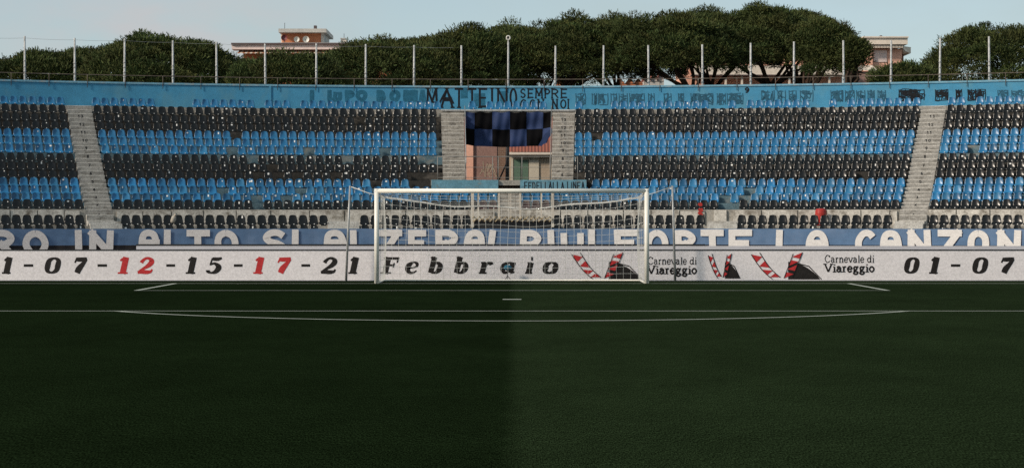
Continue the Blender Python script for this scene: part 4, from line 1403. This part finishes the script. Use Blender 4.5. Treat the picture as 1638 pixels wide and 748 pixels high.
# ------------------------------------------------------------------ houses seen through the opening and over the wall
# rosy building beyond the opening
hb = empty('rendered_building', (-6, 122, 0), 'dusky mauve building with a salmon corner strip seen through the opening', 'building')
d = 118.0
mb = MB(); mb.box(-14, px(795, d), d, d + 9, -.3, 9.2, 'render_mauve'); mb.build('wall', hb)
mb = MB(); mb.box(px(746, d), px(757, d), d - .12, d - .003, -.3, 9.2, 'render_salmon'); mb.build('corner_strip', hb)
mb = MB()
for k in range(7):
    x0 = R_.uniform(772, 792)
    pts = [(px(x0 + R_.uniform(-6, 6), d), pz(R_.uniform(256, 284), d), .04) for _ in range(4)]
    ribbon(mb, smooth_pts(pts, sub=4), lambda u, v, l_: (u, d - .004 - l_, v), 'render_tan', .002 + k * .002)
mb.build('scrawl', hb)
mb = MB(); mb.box(px(796.5, 117), px(809, 117), 117, 117.7, -.3, 6.9, 'brick_brown')
mb.box(px(795.5, 117), px(810, 117), 116.94, 117.76, 6.9, 7.1, 'slab_grey')
mb.build('brick_pillar', label='narrow brown brick pillar beside the mauve building in the opening', cat='pillar')
mb = MB(); mb.tube([(px(811.5, 110), 110, -.3), (px(811.5, 110), 110, 4.0), (px(812, 110), 110, 7.2)], .13, 'dark_metal', 10, r1=.10)
mb.tube([(px(811.5, 110) - .5, 110, 4.0), (px(811.5, 110), 110, 5.1)], .05, 'dark_metal', 6)
mb.build('dark_post', label='dark post with a slanting brace standing below the flag', cat='post')
hh = empty('tiled_house', (4, 119, 0), 'small tan house with red tiled roof and green door seen through the opening', 'house')
d = 116.0
mb = MB(); mb.box(px(814, d), 9.0, d, d + 7, -.3, 5.95, 'render_tan'); mb.build('wall', hh)
mb = MB()
e0, e1 = pz(243, d - .5), 8.3
xl, xr = px(812, d), 9.3
mb.quad([(xl, d - .5, e0), (xr, d - .5, e0), (xr, d + 3.6, e1), (xl, d + 3.6, e1)], 'tiles')
mb.quad([(xl, d + 7.5, e0), (xl, d + 3.6, e1), (xr, d + 3.6, e1), (xr, d + 7.5, e0)], 'tiles')
mb.quad([(xl + .1, d, 5.95), (xl + .1, d + 3.6, e1 - .1), (xl + .1, d + 7, 5.95)], 'render_tan')
mb.quad([(xr - .1, d, 5.95), (xr - .1, d + 3.6, e1 - .1), (xr - .1, d + 7, 5.95)], 'render_tan')
mb.box(xl, xr, d - .5, d - .02, e0 - .16, e0 - .02, 'band_cream')
mb.build('roof', hh)
mb = MB(); mb.box(px(821, d), px(845, d), d - .06, d - .003, 2.6, pz(255.5, d), 'green_shutter'); dr = mb.build('door', hh)
mb = MB(); mb.box(px(817, d), px(820.8, d), d - .09, d - .004, 2.6, pz(254, d), 'cream_shutter'); mb.box(px(817, d), px(863, d), d - .09, d - .004, pz(254, d) + .002, pz(252, d), 'cream_shutter'); mb.build('frame', dr)
mb = MB(); mb.box(px(846, d), px(862, d), d - .07, d - .003, 2.6, pz(255.5, d), 'cream_shutter'); mb.build('shutter', hh)
mb = MB(); mb.box(px(832.5, d), px(833.2, d), d - .075, d - .063, 2.7, pz(257, d), 'dark_metal'); mb.build('door_seam', dr)

# apartment house with a penthouse, over the trees on the left
ab = empty('apartment_block', (-20, 170, 0), 'apartment block with pink balcony bands and a brick rooftop hut with dishes', 'building')
d = 165.0
def bx(name, x0, x1, y0, y1, mt, parent, dd=0.0, dep=10.0):
    mb = MB(); mb.box(px(x0, d), px(x1, d), d + dd, d + dd + dep, pz(y1, d), pz(y0, d), mt); return mb.build(name, parent)
mb = MB(); mb.box(px(385, d), px(640, d), d + 1.6, d + 12, -.3, pz(78, d), 'brick_orange'); bwall = mb.build('wall', ab)
bx('roof_slab', 370, 650, 69, 71.5, 'dark_edge', ab, -.15, 13)
bx('fascia', 370, 648, 71.6, 73.2, 'band_pink', ab, 0, 12.7)
bx('balcony_band', 370.5, 646, 73.6, 79, 'band_pink', ab, .05, 1.4)
bx('terrace_floor', 443, 600, 67.3, 68.95, 'slab_grey', ab, .6, 9)
mb = MB()
n = 46
for k in range(n):
    x0 = 379 + (560 - 379) * k / n; x1 = 379 + (560 - 379) * (k + 1) / n
    mb.quad([(px(x0 + 1.5, d), d - .5, pz(86.5, d)), (px(x1 + 1.5, d), d - .5, pz(86.5, d)), (px(x1, d), d + 1.3, pz(79.2, d)), (px(x0, d), d + 1.3, pz(79.2, d))], 'awning_pale' if k % 2 else 'awning_rust')
mb.build('awning', ab)
for k, x in enumerate((395, 432, 470, 530)):
    f_ = MB(); f_.box(px(x, d), px(x + 14, d), d + 1.55, d + 1.597, pz(118, d), pz(92, d), 'cream_shutter'); f_ = f_.build('window', ab)
    p_ = MB(); p_.box(px(x + 1.5, d), px(x + 12.5, d), d + 1.53, d + 1.547, pz(116.5, d), pz(93.5, d), 'glass_dark'); p_.build('pane', f_)
hut = bx('rooftop_hut', 447, 510, 50, 67.2, 'brick_orange', ab, 2.0, 5)
bx('hut_pier', 510.1, 514.5, 50, 67.2, 'slab_grey', ab, 1.9, 5)
bx('hut_pier', 443.5, 446.9, 51, 67.2, 'band_cream', ab, 2.6, 4)
bx('hut_roof', 443, 520, 44, 49.9, 'slab_grey', ab, 1.1, 6.5)
def dish(x, y, rr, mt):
    mb = MB()
    c = Vector((px(x, d), d + 1.2, pz(y, d)))
    N = 18
    prev = None
    for s, dy in ((0, .14), (.5, .10), (.85, .03), (1.0, -.02)):
        ringp = [c + Vector((rr * s * math.cos(2 * math.pi * k / N), dy, rr * s * math.sin(2 * math.pi * k / N))) for k in range(N)]
        if prev:
            for k in range(N):
                mb.quad([prev[k], prev[(k + 1) % N], ringp[(k + 1) % N], ringp[k]], mt, True)
        prev = ringp
    mb.tube([c + Vector((0, .05, -rr)), c + Vector((0, -.35, 0))], .02, 'dark_metal', 5)
    mb.tube([c + Vector((0, .16, 0)), c + Vector((0, .3, -rr * 1.3))], .04, 'galv', 6)
    mb.build('satellite_dish', ab)
dish(452, 58.5, .27, 'dish_red'); dish(472, 61, .24, 'dish_white'); dish(487, 61, .28, 'dish_white')
mb = MB(); mb.box(px(496.5, d), px(500.5, d), d + 3, d + 3.3, pz(44, d), pz(42.6, d), 'slab_grey'); mb.box(px(496.3, d), px(500.7, d), d + 2.9, d + 3.4, pz(42.6, d), pz(35.5, d), 'dark_edge'); mb.build('chimney', ab)
mb = MB(); mb.box(px(540, d), px(549, d), d + 3, d + 3.8, pz(67.2, d), pz(57, d), 'band_cream'); mb.box(px(539.5, d), px(547.5, d), d + 2.9, d + 3.9, pz(57, d), pz(55.8, d), 'slab_grey'); mb.build('chimney', ab)
mb = MB(); mb.tube([(px(451, d), d + 2, pz(44, d)), (px(451, d), d + 2, pz(33, d))], .022, 'dark_metal', 5); mb.build('aerial', ab); mb = MB(); mb.tube([(px(545, d), d + 3.3, pz(56, d)), (px(545, d), d + 3.3, pz(48, d))], .022, 'dark_metal', 5); mb.build('aerial', ab)

# salmon house on the right
sb = empty('salmon_building', (34, 170, 0), 'salmon apartment house with a pale overhanging top floor between the pines', 'building')
d = 162.0
bx('wall', 1394, 1446.5, 76.6, 300, 'render_salmon', sb, 1.0, 10)
bx('pilaster', 1391, 1398, 76.6, 104, 'render_salmon', sb, .6, .38)
bx('top_band', 1382, 1452, 61, 71, 'band_cream', sb, 0, 11)
bx('roof_edge', 1380, 1453, 58.6, 60.8, 'band_cream', sb, -.15, 11.3)
mb = MB()
for k in range(26):
    x0 = 1383 + 63 * k / 26
    mb.box(px(x0, d), px(x0 + 1.5, d), d + .15, d + .5, pz(76.4, d), pz(71.8, d), 'band_cream')
mb.box(px(1382, d), px(1447, d), d + .52, d + .9, pz(76.4, d), pz(71.6, d), 'dark_edge')
mb.build('balustrade', sb)
mb = MB()
mb.quad([(px(1447, d), d + 1, pz(72, d)), (px(1466, d), d + 2.2, pz(72, d)), (px(1464, d), d + 2.2, pz(81.5, d)), (px(1452, d), d + 1, pz(80, d))], 'band_cream')
mb.box(px(1453, d), px(1466, d), d + 2.3, d + 8, pz(81.5, d), pz(72.2, d), 'band_cream')
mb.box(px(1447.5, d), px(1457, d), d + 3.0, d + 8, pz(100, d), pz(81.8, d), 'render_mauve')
mb.build('side_balcony', sb)
f_ = MB(); f_.box(px(1401, d), px(1422, d), d + .93, d + .997, pz(98, d), pz(79, d), 'band_pink'); f_ = f_.build('shutter', sb)
mb = MB(); mb.tube([(px(1420, d), d + 3, pz(58.6, d)), (px(1420, d), d + 3, pz(55, d))], .16, 'render_salmon', 8); mb.tube([(px(1420, d), d + 3, pz(55, d)), (px(1420, d), d + 3, pz(51.5, d))], .11, 'dark_edge', 8); mb.build('chimney', sb)
mb = MB()
mb.quad([(px(1360, d), d - 2.5, pz(117, d)), (px(1396, d), d - 2.5, pz(117, d)), (px(1397, d), d + .55, pz(103.5, d)), (px(1378, d), d + .55, pz(103.5, d))], 'band_cream')
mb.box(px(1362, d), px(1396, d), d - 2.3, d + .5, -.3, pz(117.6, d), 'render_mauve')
mb.build('porch', sb)

# low salmon house under the pines
lb = empty('low_villa', (19, 160, 0), 'low salmon villa with a long pale balcony band glimpsed under the pines', 'building')
d = 158.0
bx('wall', 1098, 1352, 80, 400, 'render_salmon', lb, 1.5, 9)
bx('balcony_band', 1108, 1356, 105, 119.5, 'band_cream', lb, 0, 1.3)
bx('balcony_edge', 1106, 1358, 119.6, 121, 'dark_edge', lb, -.1, 1.5)
for x in (1160, 1186, 1262, 1292, 1326):
    mb = MB(); mb.box(px(x, d), px(x + 3, d), d + .2, d + .55, -.3, pz(121.1, d), 'band_cream'); mb.build('porch_column', lb)
for x in (1120, 1206, 1238, 1306):
    f_ = MB(); f_.box(px(x, d), px(x + 15, d), d + 1.43, d + 1.497, pz(103, d), pz(84, d), 'cream_shutter'); f_ = f_.build('window', lb)
    p_ = MB(); p_.box(px(x + 1.5, d), px(x + 13.5, d), d + 1.40, d + 1.427, pz(102, d), pz(85.5, d), 'glass_dark'); p_.build('pane', f_)

# small far houses whose gables show under the crowns
for i, (x0, x1, ye, yr, mt, lab) in enumerate(((822, 846, 131, 125, 'render_salmon', 'tiny orange gabled house under the pines by the lamp mast'), (890, 912, 131, 126, 'brick_orange', 'tiny brick gabled house under the pines, near the word sempre'),
                                           (985, 1028, 134, 127, 'brick_orange', 'wide brick house with pointed gables under the pines'), (1030, 1062, 130, 118, 'slab_grey', 'pale grey house glimpsed in a gap under the pines'))):
    d = 152.0 + i * 2
    h0 = empty('gabled_house', (px((x0 + x1) / 2, d), d + 3, 0), lab, 'house', 'small houses beyond the pines')
    mb = MB(); mb.box(px(x0, d), px(x1, d), d, d + 6, -.3, pz(ye, d), mt); mb.build('wall', h0)
    mb = MB()
    ng = 1 if x1 - x0 < 30 else 3
    for q in range(ng):
        a, b = px(x0 + (x1 - x0) * q / ng, d), px(x0 + (x1 - x0) * (q + 1) / ng, d)
        m_ = (a + b) / 2
        z0, z1 = pz(ye, d) + .003, pz(yr, d)
        mb.quad([(a, d - .05, z0), (b, d - .05, z0), (m_, d - .05, z1)], mt)
        mb.quad([(b, d - .2, z0), (b, d + 6, z0), (m_, d + 6, z1 + .1), (m_, d - .2, z1 + .1)], 'tiles')
        mb.quad([(a, d - .2, z0), (m_, d - .2, z1 + .1), (m_, d + 6, z1 + .1), (a, d + 6, z0)], 'tiles')
    mb.build('roof', h0)

# ------------------------------------------------------------------ stone pines
def pine(x, d, ytop, halfpx, ybot, lab, seed, trunk_x=(0,), dense=1.0, flat=.42, tint=1.0):
    rs = np.random.RandomState(seed)
    cx, w = px(x, d), halfpx / F_PX * d
    zt, zb = pz(ytop, d), pz(ybot, d)
    dep = min(w * .8, 6.0)
    root = empty('stone_pine', (cx, d, -.3), lab, 'tree', 'stone pines behind the stand')
    # lumps: places where twig clumps sit on the dome of the crown
    C, Rr = [], []
    area = w * dep * math.pi
    nl = int(area * 2.3 * dense) + 40
    ph0 = rs.uniform(0, 6.28, 6)
    for _ in range(nl):
        t = rs.rand() ** .5 * 1.0
        a = rs.uniform(0, 2 * math.pi)
        if rs.rand() < .68: a = -abs(a if a < math.pi else a - 2 * math.pi)      # more of them on the near half
        u, v = t * math.cos(a), t * math.sin(a)
        lump = .09 * math.sin(u * 7 + ph0[0]) + .07 * math.sin(v * 6 + u * 4 + ph0[1]) + .05 * math.sin(u * 15 + ph0[2])
        dome = max(0, 1 - t ** 2.4) ** flat + lump * (1 - .3 * t)
        if rs.rand() < .78: s = rs.uniform(.80, 1.0)
        else: s = rs.uniform(0.05, .8)
        under = .28 * (1 - t * t) * 0 + .10 * math.sin(u * 9 + ph0[3]) + .06 * math.sin(v * 11 + ph0[4])
        C.append((cx + u * w * rs.uniform(.95, 1.03), d + v * dep, zb + (zt - zb - .35) * max(dome * s, .02 + under)))
        Rr.append(rs.uniform(.45, .95))
    # leafy rim and near face
    for _ in range(int(w * (zt - zb) * 3.9 * dense)):
        a = rs.uniform(-math.pi, 0)
        hgt = rs.rand()
        t = max(0.0, 1 - hgt ** 2.2) ** .45
        C.append((cx + w * t * math.cos(a), d + dep * t * math.sin(a), zb + (zt - zb - .4) * hgt))
        Rr.append(rs.uniform(.45, .9))
    C, Rr = np.array(C), np.array(Rr)
    n = len(C)
    per = 230
    # needle tufts on each clump
    dirs = rs.normal(size=(n, per, 3))
    dirs[..., 2] = dirs[..., 2] * .8 + .25
    dirs /= np.linalg.norm(dirs, axis=2, keepdims=True)
    base = C[:, None, :] + dirs * (Rr[:, None, None] * rs.uniform(.35, 1.0, (n, per, 1)) * np.array([1.15, 1.15, .62]))
    axis = dirs + rs.normal(scale=.45, size=dirs.shape)
    axis[..., 2] += .55
    axis /= np.linalg.norm(axis, axis=2, keepdims=True)
    side = np.cross(axis, rs.normal(size=axis.shape))
    side /= np.linalg.norm(side, axis=2, keepdims=True) + 1e-9
    ln = rs.uniform(.10, .25, (n, per, 1))
    wd = rs.uniform(.012, .027, (n, per, 1))
    p0 = base - side * wd
    p1 = base + side * wd
    p2 = base + axis * ln + side * wd * 1.1
    p3 = base + axis * ln - side * wd * 1.1
    V = np.stack([p0, p1, p2, p3], 2).reshape(-1, 3)
    nf = n * per
    me = bpy.data.meshes.new('crown')
    me.vertices.add(len(V)); me.vertices.foreach_set('co', V.astype(np.float32).ravel())
    me.loops.add(nf * 4); me.loops.foreach_set('vertex_index', np.arange(nf * 4, dtype=np.int32))
    me.polygons.add(nf); me.polygons.foreach_set('loop_start', np.arange(0, nf * 4, 4, dtype=np.int32))
    me.update(calc_edges=True)
    # colour differs from clump to clump and tuft to tuft: old and young needles
    tn = (rs.uniform(.62, 1.3, (n, 1)) * rs.uniform(.8, 1.2, (n, per)) * tint)
    warm = rs.uniform(.85, 1.25, (n, 1)) * np.ones((n, per))
    colr = np.stack([.055 * tn * warm, .073 * tn, .023 * tn, np.ones_like(tn)], 2)
    colr = np.repeat(colr.reshape(-1, 1, 4), 4, 1).reshape(-1, 4)
    ca = me.color_attributes.new('tint', 'FLOAT_COLOR', 'POINT')
    ca.data.foreach_set('color', colr.astype(np.float32).ravel())
    me.materials.append(M['needles'])
    o = bpy.data.objects.new('crown', me); COL.objects.link(o)
    o.parent = root; o.matrix_parent_inverse = root.matrix_basis.inverted()
    root_inv = None
    # trunk and the limbs that fan out under the crown
    mb = MB()
    rr = random.Random(seed)
    tx = cx + trunk_x[0] / F_PX * d
    zf = zb - 1.2
    top = Vector((tx + rr.uniform(-.3, .3), d, zf))
    mb.tube([(tx, d, -.3), (tx + rr.uniform(-.2, .2), d, zf * .5), top], .34, 'bark', 9, r1=.24)
    for k in range(9):
        a = rr.uniform(0, 6.28)
        q = rr.uniform(.25, .8)
        e = Vector((cx + w * q * math.cos(a), d + dep * q * math.sin(a) * .8, zb + (zt - zb) * rr.uniform(.15, .5)))
        m1 = top.lerp(e, .5) + Vector((rr.uniform(-.4, .4), rr.uniform(-.4, .4), -.25))
        mb.tube([top - Vector((0, 0, rr.uniform(0, .8))), m1, e], .15, 'bark', 6, r1=.05)
        for _ in range(2):
            e2 = e + Vector((rr.uniform(-1.2, 1.2), rr.uniform(-.8, .4), rr.uniform(.2, .9)))
            mb.tube([m1.lerp(e, .6), e2], .05, 'bark', 5, r1=.02)
    mb.build('trunk', root)
TREES = [
    # x, depth, top, half width, bottom, label
    (70, 128, 82, 92, 150, 'low rounded pine at the far left end of the wall', (0,), 1.0),
    (262, 125, 59, 128, 150, 'broad dark pine left of the apartment block', (0,), 1.0),
    (460, 121, 84, 88, 150, 'low pine in front of the apartment block awning', (0,), 1.0),
    (610, 127, 65, 118, 150, 'wide pine beside the apartment block roof', (0,), 1.0),
    (735, 131, 45, 105, 148, 'dense pine left of the lamp mast', (0,), 1.0),
    (905, 134, 33, 135, 129, 'broad pine just right of the lamp mast', (-30,), 1.0),
    (1070, 132, 19, 112, 116, 'tall pine above the pale balcony band with forked trunk', (35,), 1.0),
    (1215, 136, 13.5, 130, 106, 'tallest pine with branching limbs over the low villa', (20,), 1.0),
    (1318, 131, 20, 46, 120, 'narrow pine at the salmon building edge of the tall clump', (-25,), 1.0),
    (1366, 129, 58, 13, 112, 'small ragged pine spray touching the salmon building', (-8,), .8),
    (1448, 124, 101, 48, 150, 'low pine in front of the salmon building', (0,), 1.0),
    (1588, 126, 41, 112, 150, 'big rounded pine at the far right end of the wall', (0,), 1.0),
]
TREES += [
    (335, 141, 88, 95, 150, 'low far pine behind the broad dark pine, before the apartment block', (0,), 1.0),
    (165, 140, 74, 95, 150, 'pine filling the dip between the two end pines, set further back', (0,), 1.0),
    (680, 142, 62, 120, 150, 'far pine behind the dense pines left of the lamp mast', (0,), 1.0),
    (815, 143, 42, 110, 140, 'far pine whose crown stands behind the lamp mast', (0,), 1.0),
    (985, 144, 30, 105, 126, 'far pine between the broad pine and the tall forked pine', (0,), 1.0),
    (1140, 146, 19, 100, 110, 'far pine between the forked pine and the tallest pine', (0,), 1.0),
    (1275, 145, 17, 80, 104, 'far pine behind the tallest pine over the low villa', (0,), 1.0),
]
for i, (x, d, yt, hw, yb, lab, tx, dn) in enumerate(TREES):
    pine(x, d, yt, hw, yb, lab, 100 + i, tx, dn)
